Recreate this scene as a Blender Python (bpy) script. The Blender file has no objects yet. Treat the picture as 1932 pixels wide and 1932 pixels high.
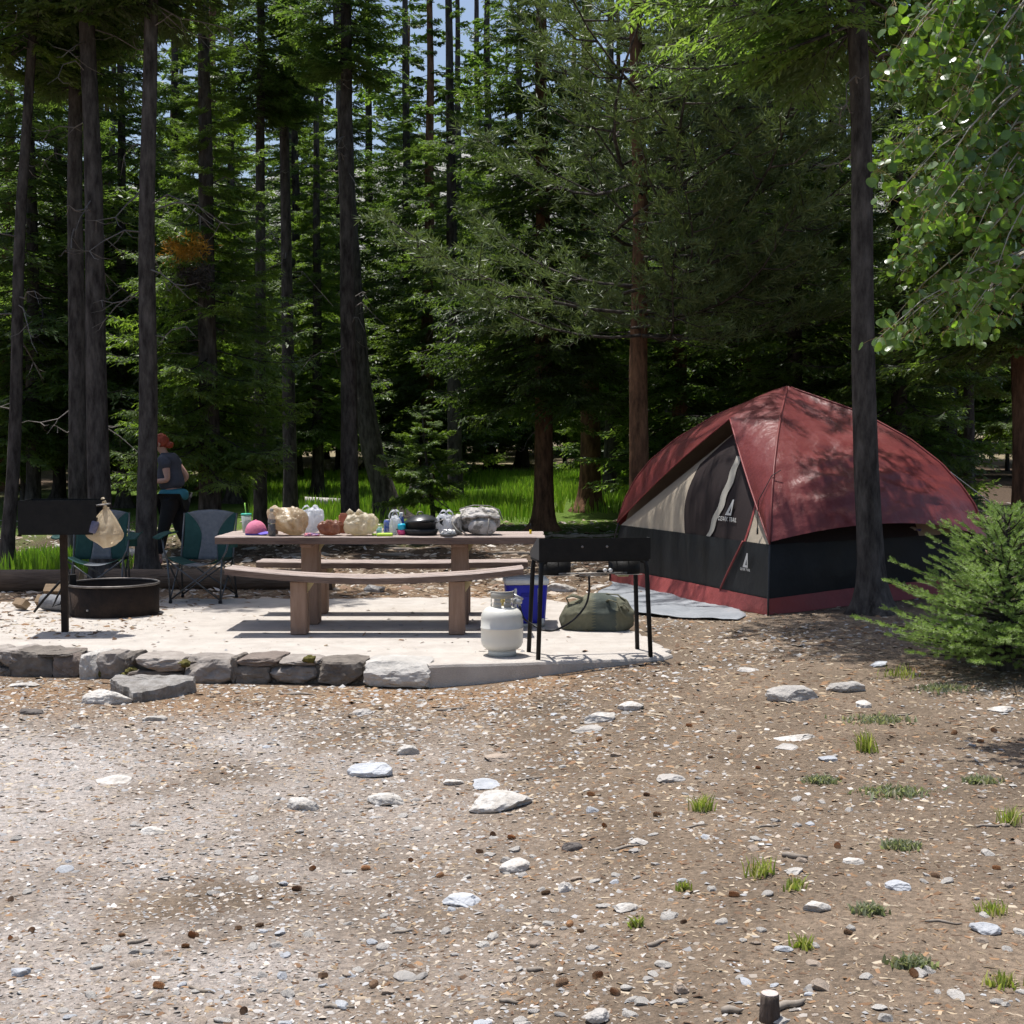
import bpy, math, random
import numpy as np
from mathutils import Vector, Matrix, noise

sc = bpy.context.scene
COL = sc.collection
R = math.radians

# ------------------------------------------------------------------ camera
CAM_Z, FPX, MID = 1.54, 2600.0, 966.0          # metres above the pad; focal length and middle in 1932-px units
PITCH = math.atan(133.0 / FPX)
cd = bpy.data.cameras.new('camera'); cam = bpy.data.objects.new('camera', cd); COL.objects.link(cam)
cam.location = (0, 0, CAM_Z); cam.rotation_euler = (R(90) - PITCH, 0, 0)
cd.sensor_width = 36.0; cd.lens = 36.0 * FPX / 1932.0; cd.clip_start = 0.05; cd.clip_end = 3000
sc.camera = cam

# ------------------------------------------------------------------ sky, sun, exposure
SUN = Vector((0.16, -0.20, -1.0))              # the way the light travels
w = bpy.data.worlds.new('World'); sc.world = w; w.use_nodes = True
nt = w.node_tree; bg = nt.nodes['Background']
sky = nt.nodes.new('ShaderNodeTexSky'); sky.sky_type = 'NISHITA'; sky.sun_disc = False
sky.sun_elevation = math.atan2(1.0, math.hypot(SUN.x, SUN.y)); sky.sun_rotation = math.atan2(-SUN.x, -SUN.y) % (2 * math.pi)
sky.altitude = 300; sky.air_density = 1.0; sky.dust_density = 3.0
nt.links.new(sky.outputs[0], bg.inputs[0]); bg.inputs[1].default_value = 0.12
sl = bpy.data.lights.new('sun', 'SUN'); sl.energy = 4.8; sl.angle = R(0.53); sl.color = (1.0, 0.97, 0.925)
so = bpy.data.objects.new('sun', sl); COL.objects.link(so); so.rotation_euler = SUN.to_track_quat('-Z', 'Y').to_euler(); so.location = (0, 0, 40)
sc.view_settings.view_transform = 'Standard'; sc.view_settings.look = 'None'
sc.view_settings.exposure = 0.30; sc.view_settings.gamma = 1.0; sc.view_settings.use_curve_mapping = False
cy = sc.cycles
cy.max_bounces = 4; cy.diffuse_bounces = 2; cy.glossy_bounces = 2; cy.transmission_bounces = 4; cy.transparent_max_bounces = 8
cy.use_denoising = True; cy.caustics_reflective = False; cy.caustics_refractive = False
cy.use_adaptive_sampling = True; cy.adaptive_threshold = 0.03

def at(px, py, z=None, y=None):
    """The point seen at a pixel (1932-px units) on the level z or at the distance y."""
    dx, du = (px - MID) / FPX, -(py - MID) / FPX
    d = Vector((dx, math.cos(PITCH) + du * math.sin(PITCH), -math.sin(PITCH) + du * math.cos(PITCH)))
    t = (z - CAM_Z) / d.z if y is None else y / d.y
    return Vector((0, 0, CAM_Z)) + d * t

def sstep(a, b, x):
    t = min(1.0, max(0.0, (x - a) / (b - a))); return t * t * (3 - 2 * t)
def nz(x, y, z=0.0): return noise.noise(Vector((x, y, z)))
def lerp(a, b, t): return a + (b - a) * t

# ------------------------------------------------------------------ ground height
def gz(x, y, rough=True):
    left = lerp(-0.165, -0.03, sstep(-0.55, 1.1, x))
    under = sstep(9.95, 10.7, y) * (1 - sstep(0.9, 1.5, x))
    z = lerp(left, -0.03, under)
    z += sstep(6.0, 10.5, y) * min(0.35, 0.055 * max(0.0, x - 1.2))
    z += 0.42 * sstep(17.5, 31, y) + 0.9 * sstep(31, 70, y) + 3.0 * sstep(60, 160, y)
    if rough:
        k = 0.012 if y < 14.5 else 0.012 + 0.05 * sstep(14.5, 20, y)
        if -5.2 < x < 1.1 and 9.9 < y < 13.6: k = 0.004
        z += k * nz(x * 0.9, y * 0.9, 3.1) + 0.006 * nz(x * 3.1, y * 3.1, 7.7)
    return z

# ------------------------------------------------------------------ materials
def sock(n, *names):
    for s in names:
        if s in n.inputs: return n.inputs[s]
def mat(name, col, rough=0.7, var=None, scale=6.0, bump=0.0, bscale=None, metal=0.0, spec=0.3, stretch=(1, 1, 1), attr=None, transl=None, detail=6.0, rnd=0.0, alpha=None, sharp=(0.35, 0.68)):
    """Node material: colour mixed with var by noise in object space, bump from noise; attr = per-face colour; transl = translucent colour share."""
    m = bpy.data.materials.new(name); m.use_nodes = True; t = m.node_tree; N = t.nodes; L = t.links
    b = N['Principled BSDF']; out = N['Material Output']
    b.inputs['Roughness'].default_value = rough; b.inputs['Metallic'].default_value = metal
    sock(b, 'Specular IOR Level', 'Specular').default_value = spec
    tc = N.new('ShaderNodeTexCoord'); mp = N.new('ShaderNodeMapping'); mp.inputs['Scale'].default_value = stretch
    L.new(tc.outputs['Object'], mp.inputs[0])
    cs = None
    if attr:
        a = N.new('ShaderNodeAttribute'); a.attribute_name = attr; cs = a.outputs['Color']
    if var is not None:
        n = N.new('ShaderNodeTexNoise'); n.inputs['Scale'].default_value = scale; n.inputs['Detail'].default_value = detail; n.inputs['Roughness'].default_value = 0.65
        L.new(mp.outputs[0], n.inputs['Vector'])
        r = N.new('ShaderNodeValToRGB'); r.color_ramp.elements[0].position = sharp[0]; r.color_ramp.elements[1].position = sharp[1]
        r.color_ramp.elements[0].color = (*col, 1); r.color_ramp.elements[1].color = (*var, 1)
        L.new(n.outputs['Fac'], r.inputs[0])
        if cs is not None:
            mx = N.new('ShaderNodeMix'); mx.data_type = 'RGBA'; mx.blend_type = 'MULTIPLY'; mx.inputs[0].default_value = 1.0
            L.new(cs, mx.inputs[6]); L.new(r.outputs[0], mx.inputs[7]); cs = mx.outputs[2]
        else: cs = r.outputs[0]
    if rnd and cs is not None:
        oi = N.new('ShaderNodeObjectInfo'); mr = N.new('ShaderNodeMapRange'); mr.inputs[3].default_value = 1 - rnd; mr.inputs[4].default_value = 1 + rnd
        L.new(oi.outputs['Random'], mr.inputs[0])
        h = N.new('ShaderNodeHueSaturation'); L.new(mr.outputs[0], h.inputs['Value']); L.new(cs, h.inputs['Color']); cs = h.outputs[0]
    if cs is not None: L.new(cs, b.inputs['Base Color'])
    else: b.inputs['Base Color'].default_value = (*col, 1)
    if bump:
        n2 = N.new('ShaderNodeTexNoise'); n2.inputs['Scale'].default_value = bscale or scale * 3; n2.inputs['Detail'].default_value = 5
        L.new(mp.outputs[0], n2.inputs['Vector'])
        bp = N.new('ShaderNodeBump'); bp.inputs['Strength'].default_value = min(1.0, bump); bp.inputs['Distance'].default_value = 0.02
        L.new(n2.outputs['Fac'], bp.inputs['Height']); L.new(bp.outputs[0], b.inputs['Normal'])
    last = b.outputs[0]
    if transl:
        tr = N.new('ShaderNodeBsdfTranslucent'); mxs = N.new('ShaderNodeMixShader'); mxs.inputs[0].default_value = transl[1]
        hs = N.new('ShaderNodeMix'); hs.data_type = 'RGBA'; hs.blend_type = 'MULTIPLY'; hs.inputs[0].default_value = 1.0
        if cs is not None: L.new(cs, hs.inputs[6])
        else: hs.inputs[6].default_value = (*col, 1)
        hs.inputs[7].default_value = (*transl[0], 1)
        L.new(hs.outputs[2], tr.inputs['Color'])
        L.new(b.outputs[0], mxs.inputs[1]); L.new(tr.outputs[0], mxs.inputs[2]); last = mxs.outputs[0]
    if alpha is not None:
        tp = N.new('ShaderNodeBsdfTransparent'); ma = N.new('ShaderNodeMixShader'); ma.inputs[0].default_value = alpha
        L.new(tp.outputs[0], ma.inputs[1]); L.new(last, ma.inputs[2]); last = ma.outputs[0]
    L.new(last, out.inputs['Surface'])
    return m

# ------------------------------------------------------------------ mesh helpers
def raw(name, V, F, m, parent=None, smooth=False, cols=None, mats=None):
    """One mesh object from numpy verts and an (N,3) or (N,4) face array, or a list of faces."""
    me = bpy.data.meshes.new(name)
    V = np.asarray(V, dtype=np.float32).reshape(-1, 3)
    if isinstance(F, np.ndarray):
        k = F.shape[1]; n = len(F)
        me.vertices.add(len(V)); me.vertices.foreach_set('co', V.ravel())
        me.loops.add(n * k); me.loops.foreach_set('vertex_index', F.astype(np.int32).ravel())
        me.polygons.add(n); me.polygons.foreach_set('loop_start', np.arange(0, n * k, k, dtype=np.int32))
        me.update(calc_edges=True)
    else:
        me.from_pydata([tuple(map(float, v)) for v in V], [], [tuple(f) for f in F]); me.update()
    if cols is not None:
        ca = me.color_attributes.new('col', 'FLOAT_COLOR', 'POINT')
        ca.data.foreach_set('color', np.concatenate([np.asarray(cols, np.float32), np.ones((len(V), 1), np.float32)], 1).ravel())
    if m is not None: me.materials.append(m)
    if mats is not None:
        for q in mats[0]: me.materials.append(q)
        me.polygons.foreach_set('material_index', np.asarray(mats[1], np.int32))
    if smooth: me.polygons.foreach_set('use_smooth', np.ones(len(me.polygons), bool))
    o = bpy.data.objects.new(name, me); COL.objects.link(o)
    if parent is not None: o.parent = parent
    return o
def tag(o, label=None, cat=None, group=None, kind=None):
    if label: o['label'] = label
    if cat: o['category'] = cat
    if group: o['group'] = group
    if kind: o['kind'] = kind
    return o
def empty(name, loc=(0, 0, 0), rz=0.0, label=None, cat=None, group=None):
    o = bpy.data.objects.new(name, None); COL.objects.link(o); o.location = loc; o.rotation_euler = (0, 0, rz); o.empty_display_size = 0.1
    return tag(o, label, cat, group)
def copy_tree(o, parent=None):
    c = o.copy(); COL.objects.link(c); c.parent = parent
    for ch in [q for q in o.children]: copy_tree(ch, c)
    return c

class MB:
    def __init__(s): s.V = []; s.F = []
    def add(s, V, F):
        k = len(s.V); s.V += [tuple(v) for v in V]; s.F += [tuple(i + k for i in f) for f in F]; return s
    def box(s, c, d, rot=None, bev=0.0):
        hx, hy, hz = d[0] / 2, d[1] / 2, d[2] / 2
        if bev <= 0:
            P = [Vector((x, y, z)) for z in (-hz, hz) for y in (-hy, hy) for x in (-hx, hx)]
            F = [(0, 2, 3, 1), (4, 5, 7, 6), (0, 1, 5, 4), (2, 6, 7, 3), (0, 4, 6, 2), (1, 3, 7, 5)]
        else:
            b = min(bev, hx * .9, hy * .9, hz * .9); P = []; idx = {}
            for sx in (-1, 1):
                for sy in (-1, 1):
                    for sz in (-1, 1):
                        for ax in range(3):
                            p = [sx * hx, sy * hy, sz * hz]
                            for j in range(3):
                                if j != ax: p[j] -= (sx, sy, sz)[j] * b
                            idx[(sx, sy, sz, ax)] = len(P); P.append(Vector(p))
            F = []
            for ax in range(3):
                o1, o2 = [j for j in range(3) if j != ax]
                for sg in (-1, 1):
                    q = []
                    for a1, a2 in ((-1, -1), (1, -1), (1, 1), (-1, 1)):
                        k = [0, 0, 0]; k[ax] = sg; k[o1] = a1; k[o2] = a2; q.append(idx[(*k, ax)])
                    F.append(tuple(q))
                for a1 in (-1, 1):
                    for a2 in (-1, 1):
                        k = [0, 0, 0]; k[o1] = a1; k[o2] = a2
                        k0 = list(k); k1 = list(k); k0[ax] = -1; k1[ax] = 1
                        F.append((idx[(*k0, o1)], idx[(*k1, o1)], idx[(*k1, o2)], idx[(*k0, o2)]))
            for sx in (-1, 1):
                for sy in (-1, 1):
                    for sz in (-1, 1): F.append(tuple(idx[(sx, sy, sz, a)] for a in range(3)))
        if rot is not None: P = [rot @ p for p in P]
        c = Vector(c); return s.add([p + c for p in P], F)
    def tube(s, pts, r, n=8, caps=True, flat=1.0):
        pts = [Vector(p) for p in pts]; m = len(pts)
        rs = r if isinstance(r, (list, tuple)) else [r] * m
        up = None; V = []; F = []
        for i, p in enumerate(pts):
            t = (pts[min(i + 1, m - 1)] - pts[max(i - 1, 0)]).normalized()
            if up is None: up = Vector((0, 0, 1)) if abs(t.z) < 0.9 else Vector((1, 0, 0))
            sd = t.cross(up).normalized(); up = sd.cross(t).normalized()
            for k in range(n):
                a = 2 * math.pi * k / n; V.append(p + (sd * math.cos(a) + up * math.sin(a) * flat) * rs[i])
        for i in range(m - 1):
            for k in range(n):
                k2 = (k + 1) % n; F.append((i * n + k, i * n + k2, (i + 1) * n + k2, (i + 1) * n + k))
        if caps: F += [tuple(range(n - 1, -1, -1)), tuple((m - 1) * n + k for k in range(n))]
        return s.add(V, F)
    def lathe(s, prof, n=24, c=(0, 0, 0), caps=True, rot=None):
        c = Vector(c); V = []; F = []; m = len(prof)
        for r_, z in prof:
            for k in range(n):
                a = 2 * math.pi * k / n; p = Vector((r_ * math.cos(a), r_ * math.sin(a), z)); V.append((rot @ p if rot is not None else p) + c)
        for i in range(m - 1):
            for k in range(n):
                k2 = (k + 1) % n; F.append((i * n + k, i * n + k2, (i + 1) * n + k2, (i + 1) * n + k))
        if caps: F += [tuple(range(n - 1, -1, -1)), tuple((m - 1) * n + k for k in range(n))]
        return s.add(V, F)
    def prism(s, poly, z0, z1):
        n = len(poly); V = [(x, y, z0) for x, y in poly] + [(x, y, z1) for x, y in poly]
        F = [tuple(range(n - 1, -1, -1)), tuple(range(n, 2 * n))] + [(k, (k + 1) % n, n + (k + 1) % n, n + k) for k in range(n)]
        return s.add(V, F)
    def grid(s, fn, nu, nv, back=0.0):
        """fn(u, v) -> point; back > 0 gives the sheet that thickness along its normals."""
        P = [[Vector(fn(i / nu, j / nv)) for j in range(nv + 1)] for i in range(nu + 1)]
        V = [p for row in P for p in row]; W = nv + 1
        F = [(i * W + j, (i + 1) * W + j, (i + 1) * W + j + 1, i * W + j + 1) for i in range(nu) for j in range(nv)]
        if back:
            k = len(V); B = []
            for i in range(nu + 1):
                for j in range(nv + 1):
                    du = P[min(i + 1, nu)][j] - P[max(i - 1, 0)][j]; dv = P[i][min(j + 1, nv)] - P[i][max(j - 1, 0)]
                    n = du.cross(dv); n = n.normalized() if n.length > 1e-9 else Vector((0, 0, 1)); B.append(P[i][j] - n * back)
            V += B; F += [tuple(k + q for q in reversed(f)) for f in F]
            rim = [(i, 0) for i in range(nu)] + [(nu, j) for j in range(nv)] + [(i, nv) for i in range(nu, 0, -1)] + [(0, j) for j in range(nv, 0, -1)]
            ids = [i * W + j for i, j in rim]
            for a in range(len(ids)):
                b = (a + 1) % len(ids); F.append((ids[b], ids[a], ids[a] + k, ids[b] + k))
        return s.add(V, F)
    def build(s, name, m, parent=None, smooth=False): return raw(name, s.V, s.F, m, parent, smooth)

def ico(sub):
    t = (1 + 5 ** .5) / 2
    V = [Vector(v).normalized() for v in ((-1, t, 0), (1, t, 0), (-1, -t, 0), (1, -t, 0), (0, -1, t), (0, 1, t), (0, -1, -t), (0, 1, -t), (t, 0, -1), (t, 0, 1), (-t, 0, -1), (-t, 0, 1))]
    F = [(0, 11, 5), (0, 5, 1), (0, 1, 7), (0, 7, 10), (0, 10, 11), (1, 5, 9), (5, 11, 4), (11, 10, 2), (10, 7, 6), (7, 1, 8), (3, 9, 4), (3, 4, 2), (3, 2, 6), (3, 6, 8), (3, 8, 9), (4, 9, 5), (2, 4, 11), (6, 2, 10), (8, 6, 7), (9, 8, 1)]
    for _ in range(sub):
        c = {}; G = []
        def mid(a, b):
            k = (min(a, b), max(a, b))
            if k not in c: c[k] = len(V); V.append(((V[a] + V[b]) / 2).normalized())
            return c[k]
        for a, b, d in F:
            x, y, z = mid(a, b), mid(b, d), mid(d, a); G += [(a, x, z), (b, y, x), (d, z, y), (x, y, z)]
        F = G
    return V, F
ICO = {k: ico(k) for k in (1, 2, 3, 4)}

def rock(seed, dims, sub=3, planes=9, rough=0.06, boxy=0.0):
    """Verts of an angular rock: a ball cut by random planes, roughened; boxy pulls it towards a block."""
    rg = random.Random(seed); V0, F = ICO[sub]
    pl = []
    for _ in range(planes):
        n = Vector((rg.gauss(0, 1), rg.gauss(0, 1), rg.gauss(0, 1))).normalized(); pl.append((n, rg.uniform(0.55, 0.85)))
    V = []
    for v in V0:
        p = v.copy()
        if boxy:
            mx = max(abs(p.x), abs(p.y), abs(p.z)); q = p / mx * 0.86; p = p.lerp(q, boxy)
        for n, d in pl:
            k = p.dot(n) - (d if not boxy else d + 0.28)
            if k > 0: p -= n * k
        p += v * rough * (noise.noise(v * 2.3 + Vector((seed * 3.7, 0, 0))) + 0.5 * noise.noise(v * 6.1 + Vector((0, seed * 1.3, 0))))
        V.append(Vector((p.x * dims[0] / 1.5, p.y * dims[1] / 1.5, p.z * dims[2] / 1.5)))
    return V, F
# ================================================================== THE SETTING
def build_ground():
    xs = list(np.arange(-6.6, 6.61, 0.11)); x = 6.6; st = 0.12
    while x < 230: st *= 1.16; x += st; xs += [x, -x]
    xs = np.array(sorted(xs))
    ys = [-20, -10, -4, -1, 1, 2, 2.6] + list(np.arange(3.0, 19.0, 0.11)); y = 19.0; st = 0.12
    while y < 420: st *= 1.09; y += st; ys.append(y)
    ys = np.array(ys); nx, ny = len(xs), len(ys)
    V = np.zeros((ny, nx, 3), np.float32); C = np.zeros((ny, nx, 3), np.float32)
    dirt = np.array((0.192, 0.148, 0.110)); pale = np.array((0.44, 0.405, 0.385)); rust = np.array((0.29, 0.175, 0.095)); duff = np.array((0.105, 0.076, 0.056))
    grass = np.array((0.10, 0.16, 0.03)); dry = np.array((0.36, 0.31, 0.20))
    for j, yy in enumerate(ys):
        for i, xx in enumerate(xs):
            xf, yf = float(xx), float(yy)
            V[j, i] = (xf, yf, gz(xf, yf))
            n1 = nz(xf * 0.55, yf * 0.4, 1.0); n2 = nz(xf * 1.7, yf * 1.7, 5.0); n3 = nz(xf * 0.25, yf * 0.25, 9.0)
            c = dirt * (1 + 0.22 * n2 + .25 * nz(xf * 3.3, yf * 3.3, 6) + .2 * n1)
            # bleached gravel where cars turn: lower left of the clearing
            p = sstep(0.55, -1.3, xf + 0.10 * (yf - 5)) * sstep(9.2, 7.6, yf + 0.6 * n1)
            p = p * (0.55 + 0.9 * n1 + 0.7 * n2 + .5 * nz(xf * 4, yf * 4, 2)); c = lerp(c, pale, min(1, max(0, p)) * 0.85)
            r = max(sstep(8.0, 9.2, yf) * sstep(1.5, -0.2, xf) * sstep(-4.8, -3.0, xf), 0.55 * sstep(12.8, 14.2, yf) * sstep(18, 16, yf)) * (0.55 + 0.9 * n2)
            c = lerp(c, rust, min(1, max(0, r)) * 0.75)
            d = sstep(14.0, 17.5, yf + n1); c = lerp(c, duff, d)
            g = sstep(20, 23, yf + 1.5 * n2) * sstep(46, 36, yf) * sstep(-12, -9, xf) * (1 - sstep(3.5, 5.5, xf - 0.05 * yf)); c = lerp(c, grass, min(1, max(0, g)))
            f = sstep(38, 46, yf + 4 * n3); c = lerp(c, dry, f * (0.6 + 0.4 * n1))
            C[j, i] = c
    J, I = np.meshgrid(np.arange(ny - 1), np.arange(nx - 1), indexing='ij'); a = (J * nx + I).ravel()
    F = np.stack([a, a + 1, a + nx + 1, a + nx], 1)
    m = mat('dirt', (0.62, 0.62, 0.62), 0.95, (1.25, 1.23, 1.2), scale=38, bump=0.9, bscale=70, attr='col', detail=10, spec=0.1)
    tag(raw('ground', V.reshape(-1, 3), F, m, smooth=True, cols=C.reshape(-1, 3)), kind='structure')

def build_mountain():
    nx, ny = 150, 26; V = []; 
    for j in range(ny):
        for i in range(nx):
            x = -420 + 840 * i / (nx - 1); y = 250 + 260 * j / (ny - 1); t = j / (ny - 1)
            h = 96 * sstep(0, 1, t) * (1 + 0.28 * nz(x * 0.006, 2.2, 1.0)) + 9 * t * nz(x * 0.03, y * 0.03, 4) + 4 * t * nz(x * 0.11, y * 0.11, 8)
            V.append((x, y, 2.5 + h))
    F = np.array([(j * nx + i, j * nx + i + 1, (j + 1) * nx + i + 1, (j + 1) * nx + i) for j in range(ny - 1) for i in range(nx - 1)])
    m = mat('scree', (0.40, 0.385, 0.37), 0.95, (0.20, 0.205, 0.17), scale=0.02, bump=0.6, bscale=0.3, detail=10)
    tag(raw('mountain', V, F, m, smooth=True), kind='structure')

PAD = [(-5.4, 10.33), (-3.73, 10.22), (-2.5, 9.99), (-1.2, 9.82), (-0.66, 9.72), (-0.575, 9.455), (0.2, 9.585), (0.7, 9.70), (1.08, 9.80), (1.17, 9.95), (1.08, 10.6), (1.0, 11.0), (0.86, 12.0), (0.62, 12.9), (0.45, 13.3), (0.15, 13.55), (-0.6, 13.6), (-1.5, 13.5), (-2.4, 13.5), (-3.4, 13.42), (-4.3, 13.25), (-5.4, 13.2)]
def build_pad():
    P = []
    rg = random.Random(4)
    for k in range(len(PAD)):
        a, b = Vector(PAD[k]), Vector(PAD[(k + 1) % len(PAD)]); n = max(1, int((b - a).length / 0.09))
        for q in range(n):
            p = a.lerp(b, q / n); e = 0.012 if p.y < 10 else 0.05
            P.append(Vector((p.x + rg.uniform(-1, 1) * e, p.y + rg.uniform(-1, 1) * e)))
    cen = Vector((-1.9, 11.6)); n = len(P)
    V = []; F = []
    for dz, sh in ((-0.35, 0.0), (-0.022, 0.0), (-0.006, 0.008), (0.0, 0.028)):
        for p in P:
            q = p + (cen - p).normalized() * sh; V.append((q.x, q.y, dz))
    for L in range(3):
        F += [(L * n + k, L * n + (k + 1) % n, (L + 1) * n + (k + 1) % n, (L + 1) * n + k) for k in range(n)]
    F.append(tuple(range(3 * n, 4 * n)))
    m = mat('concrete', (0.50, 0.46, 0.415), 0.9, (0.40, 0.36, 0.32), scale=5, bump=0.35, bscale=130, detail=10, spec=0.15)
    tag(raw('pavement', V, F, m), kind='structure')

def build_wall():
    """Stone edging: each stone its own part in front of the pad."""
    w = empty('stone_edging', (-2.4, 9.8, -0.2), 0, 'low edging wall of mortared fieldstones along the front of the concrete pad', 'stone wall')
    inv = Matrix.Translation((2.4, -9.8, 0.2))
    grey = mat('stone_grey', (0.20, 0.175, 0.155), 0.9, (0.33, 0.295, 0.265), scale=9, bump=0.8, bscale=22, rnd=0.18)
    dark = mat('stone_dark', (0.105, 0.09, 0.078), 0.9, (0.19, 0.165, 0.14), scale=9, bump=0.8, bscale=22, rnd=0.15)
    redd = mat('stone_red', (0.215, 0.175, 0.15), 0.9, (0.13, 0.105, 0.09), scale=12, bump=0.9, bscale=26)
    pale = mat('stone_pale', (0.50, 0.475, 0.44), 0.9, (0.33, 0.31, 0.285), scale=6, bump=0.7, bscale=24)
    moss = mat('moss', (0.12, 0.13, 0.03), 1.0, (0.22, 0.17, 0.06), scale=60, bump=1.0, bscale=160)
    line = [(-5.4, 10.12), (-3.73, 10.0), (-2.95, 9.86), (-2.5, 9.74), (-1.2, 9.56), (-0.575, 9.43)]
    def fy(x):
        for (x0, y0), (x1, y1) in zip(line, line[1:]):
            if x0 <= x <= x1: return lerp(y0, y1, (x - x0) / (x1 - x0))
        return 10.0
    S = [  # px left, right, top, bottom, material, depth, proud
        (-120, -62, 1230, 1296, dark, .35, 0), (-60, 2, 1230, 1296, grey, .35, 0),
        (0, 61, 1231, 1263, grey, .34, .0), (-6, 27, 1262, 1297, dark, .3, .02), (62, 142, 1227, 1240, dark, .32, .0), (18, 104, 1240, 1295, dark, .33, .01), (102, 154, 1231, 1289, redd, .34, .0),
        (154, 186, 1233, 1300, pale, .36, .09), (187, 241, 1236, 1290, grey, .33, .02), (258, 346, 1232, 1268, grey, .36, .03), (243, 346, 1267, 1294, dark, .3, .02), (241, 258, 1246, 1268, dark, .28, .0),
        (349, 440, 1239, 1299, grey, .36, .03), (440, 452, 1243, 1290, dark, .28, .0), (453, 528, 1238, 1257, redd, .33, .0), (529, 600, 1241, 1256, grey, .33, .0), (447, 514, 1256, 1296, dark, .34, .0), (514, 599, 1257, 1293, grey, .34, .01),
        (602, 689, 1243, 1299, dark, .37, .02), (690, 812, 1240, 1302, pale, .40, .05)]
    for k, (x0, x1, t, b, m, dep, pr) in enumerate(S):
        ym = fy(at((x0 + x1) / 2, 1245, y=9.75).x) - pr
        pa = at(x0, t, y=ym); pb = at(x1, b, y=ym); wd = abs(pb.x - pa.x) + 0.012; zt = min(0.012, pa.z); zb = pb.z; ht = zt - zb
        if t <= 1246 or zt > -0.03: zt = 0.004 + 0.008 * ((k * 7) % 3); ht = zt - zb
        V, F = rock(40 + k, (wd * .91, dep * .9, ht * .90), 3, 7, 0.09, 0.78)
        ang = math.atan2(-0.12, 1.0) + random.Random(k).uniform(-.06, .06)
        Rz = Matrix.Rotation(ang, 3, 'Z'); c = Vector(((pa.x + pb.x) / 2, ym + dep / 2, (zt + zb) / 2))
        raw('stone', [inv @ (Rz @ p + c) for p in V], F, m, w, smooth=False)
    # mortar core behind the joints, and moss in them
    mb = MB()
    for (x0, y0), (x1, y1) in zip(line, line[1:]):
        n = 6
        for q in range(n):
            a = lerp(x0, x1, q / n); b = lerp(x0, x1, (q + 1) / n)
            ya, yb = lerp(y0, y1, q / n) + .05, lerp(y0, y1, (q + 1) / n) + .05; h = -0.03 + 0.012 * nz(a * 5, 1)
            mb.prism([(a, ya), (b, yb), (b, yb + .27), (a, ya + .27)], -0.34, h)
    o = mb.build('mortar', mat('mortar', (0.22, 0.19, 0.16), 0.95, (0.13, 0.11, 0.09), scale=30, bump=0.9, bscale=70), w); o.matrix_parent_inverse = Matrix(); 
    for v in o.data.vertices: v.co = inv @ v.co
    for k, (px, py) in enumerate(((248, 1266), (236, 1276), (347, 1252), (640, 1296), (700, 1300), (585, 1243), (192, 1272))):
        p = at(px, py, y=fy(at(px, 1245, y=9.75).x) - 0.005); V, F = rock(90 + k, (0.07, 0.05, 0.045), 2, 3, 0.35)
        raw('moss', [inv @ (q + p) for q in V], F, moss, w, smooth=True)

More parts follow.
